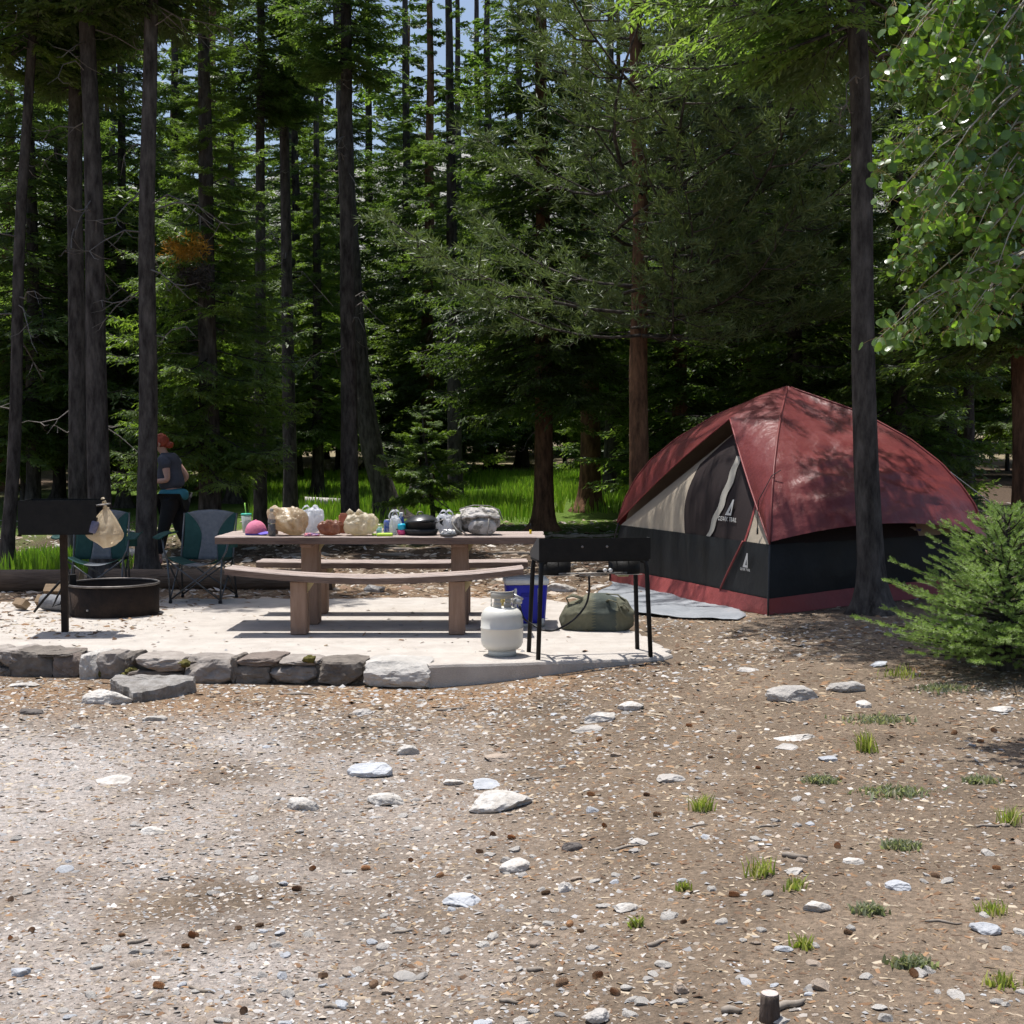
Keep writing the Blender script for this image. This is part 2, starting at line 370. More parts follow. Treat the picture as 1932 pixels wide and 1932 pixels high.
# ================================================================== STONES, CONES, TWIGS, GRAVEL
STONE_M = {}
def build_loose():
    M = STONE_M
    M['white'] = mat('rock_white', (0.58, 0.555, 0.52), 0.85, (0.33, 0.30, 0.265), scale=16, bump=0.6, bscale=40, rnd=0.12)
    M['blue'] = mat('rock_bluegrey', (0.36, 0.375, 0.40), 0.8, (0.50, 0.51, 0.53), scale=14, bump=0.5, bscale=40, rnd=0.12)
    M['grey'] = mat('rock_grey', (0.34, 0.32, 0.295), 0.85, (0.47, 0.44, 0.41), scale=14, bump=0.6, bscale=40, rnd=0.15)
    M['tan'] = mat('rock_tan', (0.42, 0.34, 0.27), 0.85, (0.29, 0.235, 0.19), scale=14, bump=0.6, bscale=40, rnd=0.15)
    M['dark'] = mat('rock_dark', (0.085, 0.075, 0.07), 0.85, (0.15, 0.13, 0.115), scale=14, bump=0.6, bscale=40, rnd=0.2)
    # (px, py of the foot, width, height in px, colour, flatness 0..1, label)
    B = [
     (274, 1320, 160, 44, 'dark', 'slab', 'dark flat triangular rock slab lying against the foot of the stone edging'),
     (196, 1333, 72, 38, 'white', '', 'pale lumpy rock beside the dark flat slab below the edging'),
     (60, 1349, 40, 15, 'dark', '', 'small dark brick-shaped rock lying alone on needle litter'),
     (44, 1297, 50, 14, 'white', 'flat', 'flat white rock chip below the darkest edging stones'),
     (697, 1466, 66, 32, 'blue', '', 'smooth rounded blue-grey rock half sunk in the gravel'),
     (730, 1518, 60, 28, 'white', '', 'knobbly white rock on gravel beside a rounded blue-grey rock'),
     (918, 1487, 62, 19, 'blue', 'flat', 'low flat grey rock just behind a long white rock'),
     (937, 1532, 108, 40, 'white', '', 'long humped white rock, the biggest in the gravel'),
     (855, 1482, 30, 13, 'white', 'flat', 'small white flat pebble beside a low grey rock'),
     (943, 1438, 50, 20, 'tan', '', 'tan wedge-shaped rock resting on the gravel'),
     (770, 1426, 36, 22, 'white', '', 'small upright white rock among pale gravel'),
     (683, 1350, 30, 15, 'grey', '', 'small dark grey peaked stone in front of the edging wall'),
     (1191, 1344, 50, 22, 'white', '', 'white chalky rock sitting behind another white rock'),
     (1135, 1366, 52, 28, 'white', '', 'crumbly white rock with a rusty pine cone beside it'),
     (1110, 1383, 62, 17, 'grey', 'flat', 'flat greyish slab of rock in front of crumbly white rocks'),
     (1505, 1327, 88, 36, 'grey', '', 'jagged grey and white rock breaking out of the dirt'),
     (1598, 1310, 58, 30, 'grey', '', 'rounded grey rock in the weeds near the young spruce'),
     (1630, 1338, 34, 20, 'white', '', 'pale rock poking up beside the grey-green weeds'),
     (1500, 1400, 64, 20, 'white', 'flat', 'bright flat white flagstone lying on brown dirt'),
     (1490, 1416, 46, 10, 'grey', 'flat', 'thin grey flake lying at the edge of the white flagstone'),
     (1567, 1440, 36, 18, 'blue', 'flat', 'dark blue-grey flat stone with a broken corner'),
     (972, 1645, 46, 28, 'white', '', 'white rock with grey streaks alone in the gravel'),
     (870, 1712, 68, 26, 'blue', '', 'long slate-blue rock lying askew on the gravel'),
     (570, 1530, 50, 30, 'white', '', 'tilted white rock streaked with dirt'),
     (290, 1578, 42, 28, 'white', 'flat', 'small leaning white slab half buried in gravel'),
     (290, 1362, 36, 16, 'white', '', 'small white rock below the flat triangular slab'),
     (215, 1478, 62, 14, 'white', 'flat', 'flat pinkish-white stone flush with the gravel'),
     (1700, 1680, 42, 20, 'blue', 'flat', 'flat slate-blue stone beside grey-green weeds'),
     (1067, 1685, 30, 22, 'grey', '', 'small blocky grey stone on bare dirt'),
     (1080, 1606, 30, 20, 'dark', '', 'small dark upright stone among pine cones'),
     (1610, 1632, 34, 10, 'white', 'flat', 'thin white chip of stone near a curved stick'),
     (1285, 1872, 26, 22, 'tan', '', 'small rounded buff stone near the cut stump'),
     (36, 1842, 36, 22, 'blue', '', 'blue-grey angular stone with a white chip beside it'),
     (1500, 1653, 40, 14, 'grey', 'flat', 'flat grey stone beside a pale tuft of grass'),
     (1862, 1760, 46, 14, 'blue', 'flat', 'flat grey-blue slab of stone among dry grass'),
     (1205, 1595, 30, 12, 'white', 'flat', 'white flake of stone on brown dirt beside a grass tuft'),
     (1540, 1720, 44, 20, 'white', 'flat', 'pale flat stone beside bright green grass tufts'),
     (1180, 1720, 40, 16, 'white', 'flat', 'white chip of rock on the bare middle dirt'),
     (1265, 1475, 44, 13, 'grey', 'flat', 'low sliver of grey rock on brown litter'),
     (1130, 1925, 44, 12, 'grey', 'flat', 'flat grey stone next to small gravel heap'),
     (705, 1120, 36, 20, 'white', '', 'white rock on the dirt behind the picnic table benches'),
     (1058, 1118, 46, 22, 'white', '', 'pale rock on the dirt behind the blue cooler'),
     (1415, 1268, 40, 12, 'grey', 'flat', 'flat grey stone in the tree shade before the tent'),
     (1660, 1258, 40, 12, 'blue', 'flat', 'bluish flat stone at the edge of the shade by the big trunk'),
     (1590, 1142, 22, 12, 'tan', '', 'small tan stone at the foot of the big grey trunk'),
     (1893, 1345, 44, 14, 'white', 'flat', 'white stone in the shade under the young spruce'),
    ]
    def foot(px, py):
        p = at(px, py, z=-0.12)
        for _ in range(4): p = at(px, py, z=gz(p.x, p.y, False))
        return p
    for k, (px, py, wp, hp, c, kind, lab) in enumerate(B):
        p = foot(px, py - hp * 0.12); s = FPX / p.y; wd = wp / s; ht = hp / s
        if kind == 'flat': dims = (wd, wd * 0.75, max(0.03, ht * 0.55)); 
        elif kind == 'slab': dims = (wd, wd * 0.6, 0.13)
        else: dims = (wd, wd * 0.7, ht * 0.95)
        if kind == 'slab':
            mb = MB(); cor = [Vector(q) for q in ((-.36, .20), (.34, .20), (.37, .10), (.06, -.26), (-.03, -.25), (-.37, .11))]; top = []; rj = random.Random(3)
            for i in range(6):
                u_, v_ = cor[i], cor[(i + 1) % 6]; m_ = max(1, int((v_ - u_).length / .035))
                for j in range(m_): top.append(u_.lerp(v_, j / m_) + Vector((rj.uniform(-.012, .012), rj.uniform(-.012, .012))))
            n = len(top); cx_, cy_ = .0, .05; V = []; lv = ((1.03, -.05), (1.0, .03), (1.01, .07), (.985, .112), (.80, .122), (.55, .124), (.25, .126))
            for sc_, zz in lv:
                for q in top: V.append(((cx_ + (q.x - cx_) * sc_) * wd / .72, cy_ + (q.y - cy_) * sc_, zz + .03 * q.y + (.014 * nz(q.x * 9 * sc_, q.y * 9 * sc_, 2) + .008 * (nz(q.x * 4, q.y * 14 * sc_) > .05) if zz > .1 else .010 * nz(q.x * 20, q.y * 20, zz * 30))))
            V.append((cx_, cy_, .128)); mb.add(V, [(L_ * n + i, L_ * n + (i + 1) % n, (L_ + 1) * n + (i + 1) % n, (L_ + 1) * n + i) for L_ in range(len(lv) - 1) for i in range(n)] + [((len(lv) - 1) * n + i, (len(lv) - 1) * n + (i + 1) % n, len(V) - 1) for i in range(n)])
            o = mb.build('rock', STONE_M['dark']); o.data.materials[0] = mat('slab_rock', (0.30, 0.285, 0.27), 0.9, (0.13, 0.115, 0.10), scale=11, bump=1.0, bscale=24); o.location = (p.x, p.y + 0.06, p.z); o.rotation_euler = (R(3), 0, R(-2)); o.scale = (1, 1, .74)
        else:
            V, F = rock(200 + k, dims, 3, 10, 0.09)
            o = raw('rock', V, F, M[c]); o.location = (p.x, p.y + dims[1] * 0.3, p.z + dims[2] * (0.10 if kind != 'flat' else 0.16)); o.rotation_euler = (random.Random(k).uniform(-.1, .1), random.Random(k).uniform(-.1, .1), random.Random(k + 9).uniform(-.5, .5))
        tag(o, lab, 'rock', 'rocks lying about the clearing')
    # pebbles: single small stones that can be picked apart
    rg = random.Random(11)
    base = []
    for k in range(9):
        V, F = rock(500 + k, (1, rg.uniform(.55, .95), rg.uniform(.18, .5)), 2, 10, 0.06); base.append((V, F))
    mesh = {}
    fam = [('white', 'small whitish stone chip lying loose on the gravel', 'whitish stone chips on the gravel', .40), ('grey', 'small grey stone chip lying loose on the gravel', 'grey stone chips on the gravel', .28), ('tan', 'small tan stone chip lying loose on the gravel', 'tan stone chips on the gravel', .18), ('blue', 'small slate-blue stone chip lying loose on the gravel', 'slate-blue stone chips on the gravel', .14)]
    placed = 0
    while placed < 270:
        px, py = rg.uniform(0, 1932), 1300 + 632 * rg.random() ** 0.8
        p = foot(px, py)
        if p.y > 9.2 and p.x < 1.2: continue
        q = rg.random(); acc = 0
        for c, lab, grp, pr in fam:
            acc += pr
            if q <= acc: break
        k = rg.randrange(9)
        if (c, k) not in mesh:
            o = raw('pebble', base[k][0], base[k][1], M[c]); mesh[(c, k)] = o.data
        else:
            o = bpy.data.objects.new('pebble', mesh[(c, k)]); COL.objects.link(o)
        s = rg.uniform(0.022, 0.05) * (1.25 if rg.random() < .12 else 1)
        o.scale = (s, s, s); o.location = (p.x, p.y, gz(p.x, p.y) + s * 0.06); o.rotation_euler = (rg.uniform(-.25, .25), rg.uniform(-.25, .25), rg.uniform(0, 6.3))
        tag(o, lab, 'stone', grp); placed += 1
    # spruce cones
    mb = MB(); V = []; 
    for i in range(11):
        t = i / 10; r_ = 0.42 * math.sin(math.pi * (0.08 + 0.88 * t)) ** 0.7; n = 9
        for k in range(n):
            a = 2 * math.pi * (k + 0.5 * (i % 2)) / n; V.append((0, 0, 0)); 
            c0 = Vector((t * 2.0 - 1, r_ * math.cos(a) * .72, r_ * math.sin(a) * .72)); out = Vector((-.28, math.cos(a), math.sin(a))).normalized(); sd = Vector((0, -math.sin(a), math.cos(a)))
            mb.add([c0 - sd * .13, c0 + sd * .13, c0 + out * .50 + sd * .13 + Vector((.10, 0, 0)), c0 + out * .50 - sd * .13 + Vector((.10, 0, 0)), c0 + Vector((.2, 0, 0))], [(0, 1, 2, 3), (3, 2, 4), (0, 3, 4), (1, 4, 2)])
    mb.tube([(-1, 0, 0), (-.5, 0, 0), (.4, 0, 0), (1.0, 0, 0)], [.10, .22, .22, .06], 8)
    cm = mat('cone', (0.29, 0.14, 0.065), 0.8, (0.46, 0.27, 0.14), scale=3, rnd=0.3)
    dk = mat('cone_dark', (0.19, 0.115, 0.07), 0.85, (0.36, 0.235, 0.145), scale=3, rnd=0.3)
    o0 = mb.build('pine_cone', cm); o1 = raw('pine_cone', mb.V, mb.F, dk)
    C = [(1128, 1840), (1725, 1838), (1385, 1690), (1160, 1870), (735, 1692), (1030, 1688), (1585, 1470), (1850, 1400), (1800, 1385), (1875, 1380), (1765, 1655), (60, 1760), (20, 1775), (230, 1768), (365, 1770), (450, 1755), (490, 1750), (460, 1910), (590, 1640), (690, 1640), (775, 1625), (560, 1680), (905, 1610), (930, 1580), (965, 1585), (830, 1655), (1075, 1745), (1095, 1758), (1290, 1740), (1060, 1855), (1140, 1560), (1430, 1450), (1700, 1440), (1240, 1540), (1220, 1500), (1340, 1430), (1115, 1500), (1130, 1400), (1300, 1372), (1395, 1395), (1325, 1345), (1600, 1760), (1580, 1600), (1880, 1640), (1650, 1350), (20, 1700), (705, 1860), (610, 1845), (300, 1865), (350, 1790)]
    for k, (px, py) in enumerate(C):
        src = (o0, o1)[(k * 7 // 3) % 2]
        o = src if k in (0, 1) and src.location.length == 0 else bpy.data.objects.new('pine_cone', src.data)
        if o.name not in COL.objects: COL.objects.link(o)
        p = foot(px, py); s = rg.uniform(0.010, 0.0185); o.scale = (s, s, s); o.location = (p.x, p.y, gz(p.x, p.y) + s * 0.42); o.rotation_euler = (rg.uniform(0, 6), rg.uniform(-.2, .2), rg.uniform(0, 6.3))
        if src is o0: tag(o, 'rusty red-brown spruce cone lying on the ground', 'pine cone', 'rusty spruce cones')
        else: tag(o, 'dark brown weathered spruce cone lying on the ground', 'pine cone', 'dark spruce cones')
    for o in (o0, o1):
        if o.location.length == 0: bpy.data.objects.remove(o)
    # sticks
    wm = mat('stick_grey', (0.30, 0.26, 0.22), 0.9, (0.16, 0.13, 0.10), scale=20, stretch=(1, 1, 1))
    T = [(1500, 1622, 50, .012), (1640, 1720, 70, .006), (1240, 1780, 46, .008), (1180, 1600, 60, .006), (1380, 1905, 40, .012), (1490, 1895, 70, .012), (640, 1900, 60, .007), (380, 1870, 60, .006), (850, 1340, 60, .010), (560, 1310, 70, .008), (1000, 1470, 50, .006), (1700, 1350, 70, .005), (1870, 1560, 60, .006), (260, 1780, 40, .007), (1010, 1830, 30, .009), (1310, 1560, 55, .005), (960, 1890, 40, .008), (1780, 1740, 70, .005), (1450, 1560, 50, .005), (760, 1760, 40, .006)]
    for k, (px, py, wp, r_) in enumerate(T):
        p = foot(px, py); L = wp / (FPX / p.y); a = rg.uniform(-.6, .6); mb = MB(); pts = []
        for q in range(6):
            t = q / 5 - .5; x, y = p.x + L * t * math.cos(a), p.y + L * t * math.sin(a) + 0.08 * L * math.sin(q * 1.7 + k); pts.append((x - p.x, y - p.y, gz(x, y) + r_ * .7 - p.z))
        mb.tube(pts, [r_ * .7, r_, r_, r_ * .9, r_ * .7, r_ * .35], 6)
        o = mb.build('stick', wm, smooth=True); o.location = p; tag(o, 'thin weathered stick lying on the dirt of the clearing', 'stick', 'sticks on the dirt')
    # cut stump
    p = foot(1452, 1918); st = empty('tree_stump', p, 0, 'tiny sawn-off sapling stump sticking out of the dirt', 'stump'); mb = MB()
    mb.lathe([(.030, -.02), (.029, .01), (.0265, .04), (.026, .062), (.0235, .064)], 14, caps=True)
    mb.build('bark', mat('stump_bark', (0.14, 0.105, 0.085), 0.9, (0.06, 0.045, 0.035), scale=30, bump=.7, stretch=(1, 1, .2)), st, True)
    mb = MB(); mb.lathe([(.0235, .0645), (.0236, .067), (.021, .0675)], 14); mb.build('cut_face', mat('stump_cut', (0.55, 0.48, 0.45), 0.85, (0.40, 0.33, 0.30), scale=60), st)
    # gravel and litter nobody could count
    def chips(name, n, cols, size, ylo, yhi, seed, elong, lab, dens=None, xlim=6.2):
        g = np.random.default_rng(seed); P = []
        tries = 0
        while len(P) < n and tries < n * 12:
            tries += 1
            yv = ylo * (yhi / ylo) ** (g.random() ** 0.9); xv = (g.random() * 2 - 1) * min(xlim, yv * 0.385 + 0.25)
            if yv > np.interp(xv, [-5.4, -3.73, -2.5, -1.2, -.575, .2, 1.1], [10.05, 9.95, 9.68, 9.50, 9.38, 9.53, 9.75]) and -5.3 < xv < 1.25 - .12 * (yv - 9.8) and yv < 13.55:
                if not (yv > 10.0 and g.random() < 0.03 + (.75 if name == 'litter' else .06) * sstep(-2.5, -3.9, xv + .6 * nz(xv * 2, yv * 2)) * sstep(10.5, 11.0, yv)): continue
                zz = 0.002
            else: zz = None
            if dens is not None and g.random() > dens(xv, yv): continue
            P.append((xv, yv, gz(xv, yv) if zz is None else zz))
        P = np.array(P); n = len(P)
        L = size[0] + (size[1] - size[0]) * g.random(n) ** 3.2; L *= np.clip(P[:, 1] / 6, .8, 1.7); W = L * (elong[0] + (elong[1] - elong[0]) * g.random(n)); H = W * (.12 + .35 * g.random(n))
        a = g.random(n) * 6.283; ux = np.stack([np.cos(a), np.sin(a), g.normal(0, .16, n)], 1); uy = np.stack([-np.sin(a), np.cos(a), g.normal(0, .22, n)], 1)
        V = np.zeros((n, 5, 3))
        for q, (i, j) in enumerate(((-1, -.7), (1, -1), (.8, .9), (-.9, 1))):
            jit = 1 + .35 * g.normal(0, 1, (n, 1)); V[:, q] = P + ux * (L[:, None] * .5 * i * jit) + uy * (W[:, None] * .5 * j)
        V[:, 4] = P + np.array((0, 0, 1.0)) * H[:, None] + ux * (L * g.normal(0, .2, n))[:, None]
        V[:, :4, 2] += 0.001
        b = np.arange(n) * 5; F = np.concatenate([np.stack([b + i, b + j, b + 4], 1) for i, j in ((0, 1), (1, 2), (2, 3), (3, 0))])
        cols = np.array(cols); cc = cols[g.integers(0, len(cols), n)] * (0.62 + .5 * g.random((n, 1)))
        m = mat(name, (1, 1, 1), .9, None, attr='col', spec=.15)
        o = raw(name, V.reshape(-1, 3), F, m, cols=np.repeat(cc, 5, 0)); tag(o, lab, name, kind='stuff')
    left = lambda x, y: 0.16 + 0.7 * sstep(1.4, -0.8, x) + 0.5 * nz(x * .8, y * .8, 2)
    chips('gravel', 44000, [(.52, .49, .46), (.42, .395, .37), (.33, .30, .27), (.45, .39, .33), (.37, .365, .365), (.24, .205, .175), (.30, .255, .215)], (.003, .030), 3.6, 13, 5, (.55, 1), 'fine pale gravel strewn over the clearing', left)
    chips('litter', 60000, [(.33, .245, .16), (.41, .32, .22), (.25, .15, .088), (.19, .12, .078), (.14, .09, .06), (.46, .385, .29), (.30, .185, .105), (.36, .29, .215)], (.004, .045), 3.6, 17.5, 6, (.12, .55), 'dry wood chips, cone scales and needles covering the dirt', lambda x, y: .45 + .5 * sstep(-2, 1, x) + .5 * sstep(7.5, 9, y) + .4 * nz(x, y, 3))
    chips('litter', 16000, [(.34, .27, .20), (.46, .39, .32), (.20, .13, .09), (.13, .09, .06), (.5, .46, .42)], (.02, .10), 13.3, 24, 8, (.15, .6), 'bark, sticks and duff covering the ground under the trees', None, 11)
# ================================================================== TREES
NEEDLE = mat('spruce_needles', (0.055, 0.095, 0.030), 0.45, (0.125, 0.180, 0.052), scale=1.3, spec=0.5, transl=((2.1, 2.2, 0.9), 0.48), rnd=0.3, detail=3)
NEEDLE_L = mat('light_needles', (0.075, 0.125, 0.034), 0.45, (0.15, 0.215, 0.055), scale=2.0, spec=0.5, transl=((2.0, 2.1, 0.75), 0.48), rnd=0.1, detail=3)
NEEDLE_B = mat('blue_needles', (0.165, 0.245, 0.07), 0.5, (0.285, 0.37, 0.13), scale=5.0, spec=0.4, transl=((1.2, 1.4, 0.7), 0.42), detail=3)
NEEDLE_P = mat('pine_needles', (0.078, 0.112, 0.040), 0.45, (0.140, 0.182, 0.070), scale=1.6, spec=0.4, transl=((1.3, 1.4, 0.8), 0.28), rnd=0.08, detail=3)
NEEDLE_D = mat('dead_needles', (0.42, 0.20, 0.03), 0.7, (0.55, 0.32, 0.05), scale=5, transl=((1.2, 1.1, 0.6), 0.3))
BARK = mat('bark_grey', (0.028, 0.024, 0.022), 0.95, (0.115, 0.102, 0.092), scale=13, bump=1.0, bscale=22, stretch=(1, 1, 0.3), sharp=(.36, .68), detail=10, spec=0.1, rnd=0.12)
BARK_R = mat('bark_red', (0.062, 0.036, 0.023), 0.95, (0.205, 0.112, 0.066), scale=14, bump=1.0, bscale=24, stretch=(1, 1, 0.28), sharp=(.36, .66), detail=10, spec=0.1)
BARK_P = mat('bark_pale', (0.36, 0.34, 0.27), 0.9, (0.12, 0.11, 0.09), scale=7, bump=0.5, stretch=(1, 1, 2.0))
DEADW = mat('dead_wood', (0.20, 0.182, 0.165), 0.9, (0.10, 0.088, 0.078), scale=12, rnd=0.1)

def quads(P, D, S):
    """Narrow diamonds from base P along D with half-width vectors S."""
    V = np.stack([P, P + D * .45 + S, P + D, P + D * .45 - S], 1); n = len(P); b = np.arange(n) * 4
    return V.reshape(-1, 3), np.stack([b, b + 1, b + 2, b + 3], 1)

def spray(seed, L=1.0, dens=1.0, wide=0.42, shoot=0.10, droop=0.30, hang=0.6, sw=0.017):
    """A flat drooping spruce bough along +x: arrays of shoots (P, D, S) and the wood lines."""
    g = np.random.default_rng(seed); P = []; D = []; S = []; wood = []
    ax = lambda t: np.array((L * t, 0.05 * L * math.sin(3 * t + seed), L * (-droop * t + droop * 0.75 * t * t * t)))
    wood.append([ax(t) for t in np.linspace(0, 1, 7)])
    n = int(15 * dens * L / 1.0)
    for i in range(n):
        t = 0.14 + 0.86 * (i + g.random()) / n
        for s in (-1, 1):
            l2 = L * wide * (1 - t) ** 0.75 * g.uniform(.65, 1.1) + 0.09
            a = math.radians(g.uniform(38, 66)); d2 = np.array((math.cos(a), s * math.sin(a), g.uniform(-.35, .12))); p0 = ax(t)
            tip = p0 + d2 * l2 + np.array((0, 0, -0.16 * l2 * l2 / L))
            wood.append([p0, tip]); m = max(3, int(l2 / 0.042 * dens))
            for q in range(m):
                u = (q + g.random()) / m; pb = p0 + d2 * l2 * u + np.array((0, 0, -.16 * l2 * l2 * u * u / L))
                k = 2 if u < .95 else 1
                for s3 in (-1, 1)[:k]:
                    a3 = math.radians(g.uniform(25, 60)); lat = np.array((-d2[1], d2[0], 0)); dd = d2 * math.cos(a3) + lat * s3 * math.sin(a3) + np.array((0, 0, g.uniform(-hang, .18)))
                    dd /= np.linalg.norm(dd); ln = shoot * g.uniform(.6, 1.25)
                    sd = np.cross(dd, (g.normal(0, .5), g.normal(0, .5), 1.0)); sd /= np.linalg.norm(sd) + 1e-6
                    P.append(pb); D.append(dd * ln); S.append(sd * sw * g.uniform(.8, 1.3))
            P.append(p0); D.append((tip - p0) * 1.12); sd = np.cross(tip - p0, (0, 0, 1.0)); S.append(sd / (np.linalg.norm(sd) + 1e-6) * sw * 1.3)
    P, D, S = map(np.array, (P, D, S)); return P, D, S, wood
SPRAYS = [spray(k, 1.0, 1.15, shoot=.082, sw=.0115) for k in range(6)]
SPRAYS_LO = [spray(50 + k, 1.0, 0.5, shoot=.17, sw=.034) for k in range(4)]
SPRAYS_F = [spray(80 + k, 1.0, 1.3, shoot=.075, sw=.0095, hang=1.0) for k in range(5)]
def pine_spray(seed):
    g = np.random.default_rng(seed); P = []; D = []; S = []; wood = []
    ax = lambda t: np.array((t, .12 * math.sin(3.1 * t + seed), -.22 * t + .42 * t * t)); wood.append([ax(t) for t in np.linspace(0, 1, 8)])
    for i in range(13):
        t = .14 + .86 * (i + g.random()) / 13
        for s in (-1, 1):
            l2 = .36 * (1.15 - t) * g.uniform(.6, 1.2) + .06; a = math.radians(g.uniform(25, 70)); d2 = np.array((math.cos(a), s * math.sin(a), g.uniform(-.1, .45))); p0 = ax(t); tip = p0 + d2 * l2
            wood.append([p0, p0 + d2 * l2 * .5 + np.array((0, 0, -.03)), tip])
            for u in (.3, .5, .75, 1.0):
                c = p0 + d2 * l2 * u
                for _ in range(20):
                    dd = d2 * g.uniform(.35, 1.2) + g.normal(0, .62, 3) + np.array((0, 0, .25)); dd /= np.linalg.norm(dd)
                    sd = np.cross(dd, g.normal(0, 1, 3)); sd /= np.linalg.norm(sd) + 1e-6
                    P.append(c + d2 * g.uniform(-.03, .03)); D.append(dd * .080 * g.uniform(.7, 1.2)); S.append(sd * .0046)
    P, D, S = map(np.array, (P, D, S)); return P, D, S, wood
PINES = [pine_spray(k) for k in range(5)]

def crown(seed, z0, z1, rad, n, kind='spruce', prof=1.2, lowp=1.45, top_lo=9.5, low_short=0.75, only=None, skip=None):
    """Boughs in rough whorls up a stem from z0 to z1; returns needle verts/faces and wood lines."""
    g = np.random.default_rng(seed); VV = []; FF = []; woods = []; off = 0
    for i in range(n):
        t = ((i + g.random()) / n) ** lowp; z = z0 + (z1 - z0) * t; az = i * 2.399 + g.normal(0, .35)
        r = rad * (1 - t) ** prof * g.uniform(.62, 1.15)
        if t < .18: r *= low_short + (1 - low_short) * t / .18
        if r < .12: continue
        if skip is not None and skip(z, az, g): continue
        if z > 7.5 and kind != 'pine' and g.random() < .42: continue
        lib = PINES if kind == 'pine' else (SPRAYS_LO if z > top_lo else (SPRAYS_F if kind == 'fine' else SPRAYS))
        P, D, S, wd = lib[g.integers(len(lib))]
        pitch = (0.10 if kind == 'pine' else -0.12) + .38 * t + g.normal(0, .09); sc_ = np.array((r, r * g.uniform(.8, 1.1), r)); k = 1.0 / max(.55, r) ** .55
        ca, sa, cp, sp_ = math.cos(az), math.sin(az), math.cos(pitch), math.sin(pitch)
        M = np.array(((ca, -sa, 0), (sa, ca, 0), (0, 0, 1.0))) @ np.array(((cp, 0, -sp_), (0, 1, 0), (sp_, 0, cp))); roll = g.normal(0, .18)
        M = M @ np.array(((1, 0, 0), (0, math.cos(roll), -math.sin(roll)), (0, math.sin(roll), math.cos(roll))))
        o = np.array((0, 0, z)); V, F = quads((P * sc_) @ M.T + o, (D * r * k) @ M.T, (S * r * k) @ M.T)
        VV.append(V); FF.append(F + off); off += len(V)
        for q, line in enumerate(wd):
            if q == 0 or (kind == 'pine' and q % 3 == 0) or (q % 3 == 0 and z < 9): woods.append(([(np.array(p) * sc_) @ M.T + o for p in line], (.008 * r + .004) if q == 0 else .0042 * r + .001))
    return np.concatenate(VV).astype(np.float32), np.concatenate(FF), woods

CROWNS = {}
def crown_mesh(key, seed, z0, z1, rad, n, m=NEEDLE, **kw):
    V, F, woods = crown(seed, z0, z1, rad, n, **kw)
    mb = MB()
    for line, r in woods: mb.tube(line, [r * (1 - .75 * i / (len(line) - 1)) for i in range(len(line))], 3, caps=False)
    nv, nf = len(V), len(F); W = np.array(mb.V, np.float32).reshape(-1, 3); G = np.array(mb.F).reshape(-1, 4)
    o = raw('crown', np.concatenate([V, W]), np.concatenate([F, G + nv]), None, mats=([m, BARK], [0] * nf + [1] * len(G)))
    CROWNS[key] = o.data; bpy.data.objects.remove(o)

def trunk(parent, pts, r0, r1, seed, bark=BARK, flare=0.9, dead=0, dead_z=(1.2, 5.0), n=14, name='trunk', deadlen=(.3, 1.1)):
    """Tapered, slightly crooked stem with root flare and dead twigs, in the tree's own space."""
    rg = random.Random(seed); pts = [Vector(p) for p in pts]; V = []; F = []
    L = [0]
    for a, b in zip(pts, pts[1:]): L.append(L[-1] + (b - a).length)
    H = L[-1]; zs = [-.25, -.08, 0, .06, .14, .26, .45, .8]; z = 1.2
    while z < H: zs.append(z); z += .42
    zs.append(H)
    def pos(s):
        s2 = max(0, s)
        for i in range(len(pts) - 1):
            if s2 <= L[i + 1] or i == len(pts) - 2:
                p = pts[i].lerp(pts[i + 1], (s2 - L[i]) / (L[i + 1] - L[i])); break
        if s < 0: p = p + Vector((0, 0, s))
        return p + Vector((nz(s * .35, seed) * .05, nz(s * .35, seed + 50) * .05, 0)) * min(1, max(0, s))
    roots = [rg.uniform(0, 6.28) for _ in range(5)]
    for s in zs:
        p = pos(s); rr = lerp(r0, r1, (max(0, s) / H) ** .85); fl = flare * math.exp(-max(0, s) / .16)
        for k in range(n):
            a = 2 * math.pi * k / n; lobe = sum(max(0, math.cos(a - q)) ** 6 for q in roots)
            rad = rr * (1 + fl * (.28 + .85 * min(1.3, lobe)) + .07 * nz(math.cos(a) * 2 + seed, math.sin(a) * 2, s * 1.4))
            V.append(p + Vector((math.cos(a) * rad, math.sin(a) * rad, 0)))
    for i in range(len(zs) - 1):
        for k in range(n): k2 = (k + 1) % n; F.append((i * n + k, i * n + k2, (i + 1) * n + k2, (i + 1) * n + k))
    F.append(tuple((len(zs) - 1) * n + k for k in range(n)))
    o = raw(name, V, F, bark, parent, smooth=True)
    for q in range(dead):
        s = rg.uniform(*dead_z); p = pos(s); a = rg.uniform(0, 6.283); ln = rg.uniform(*deadlen); d = Vector((math.cos(a), math.sin(a), rg.uniform(-.35, .15))); mb = MB()
        q0 = p + Vector((d.x, d.y, 0)) * r0 * .5; c = [q0 + d * ln * t + Vector((0, 0, -.28 * ln * t * t + .1 * math.sin(5 * t + q))) + Vector((nz(t * 3, q), nz(t * 3, q + 9), 0)) * .12 * t for t in (0, .25, .5, .75, 1)]
        mb.tube(c, [.010, .008, .006, .0045, .002], 4, caps=False)
        for _ in range(rg.randint(2, 5)):
            i = rg.randint(1, 3); e = c[i] + Vector((rg.uniform(-1, 1), rg.uniform(-1, 1), rg.uniform(-.8, .3))) * .3 * ln; mb.tube([c[i], c[i].lerp(e, .5) + Vector((0, 0, -.03)), e], [.006, .004, .002], 3, caps=False)
        mb.build('dead_branch', DEADW, o)
    return o

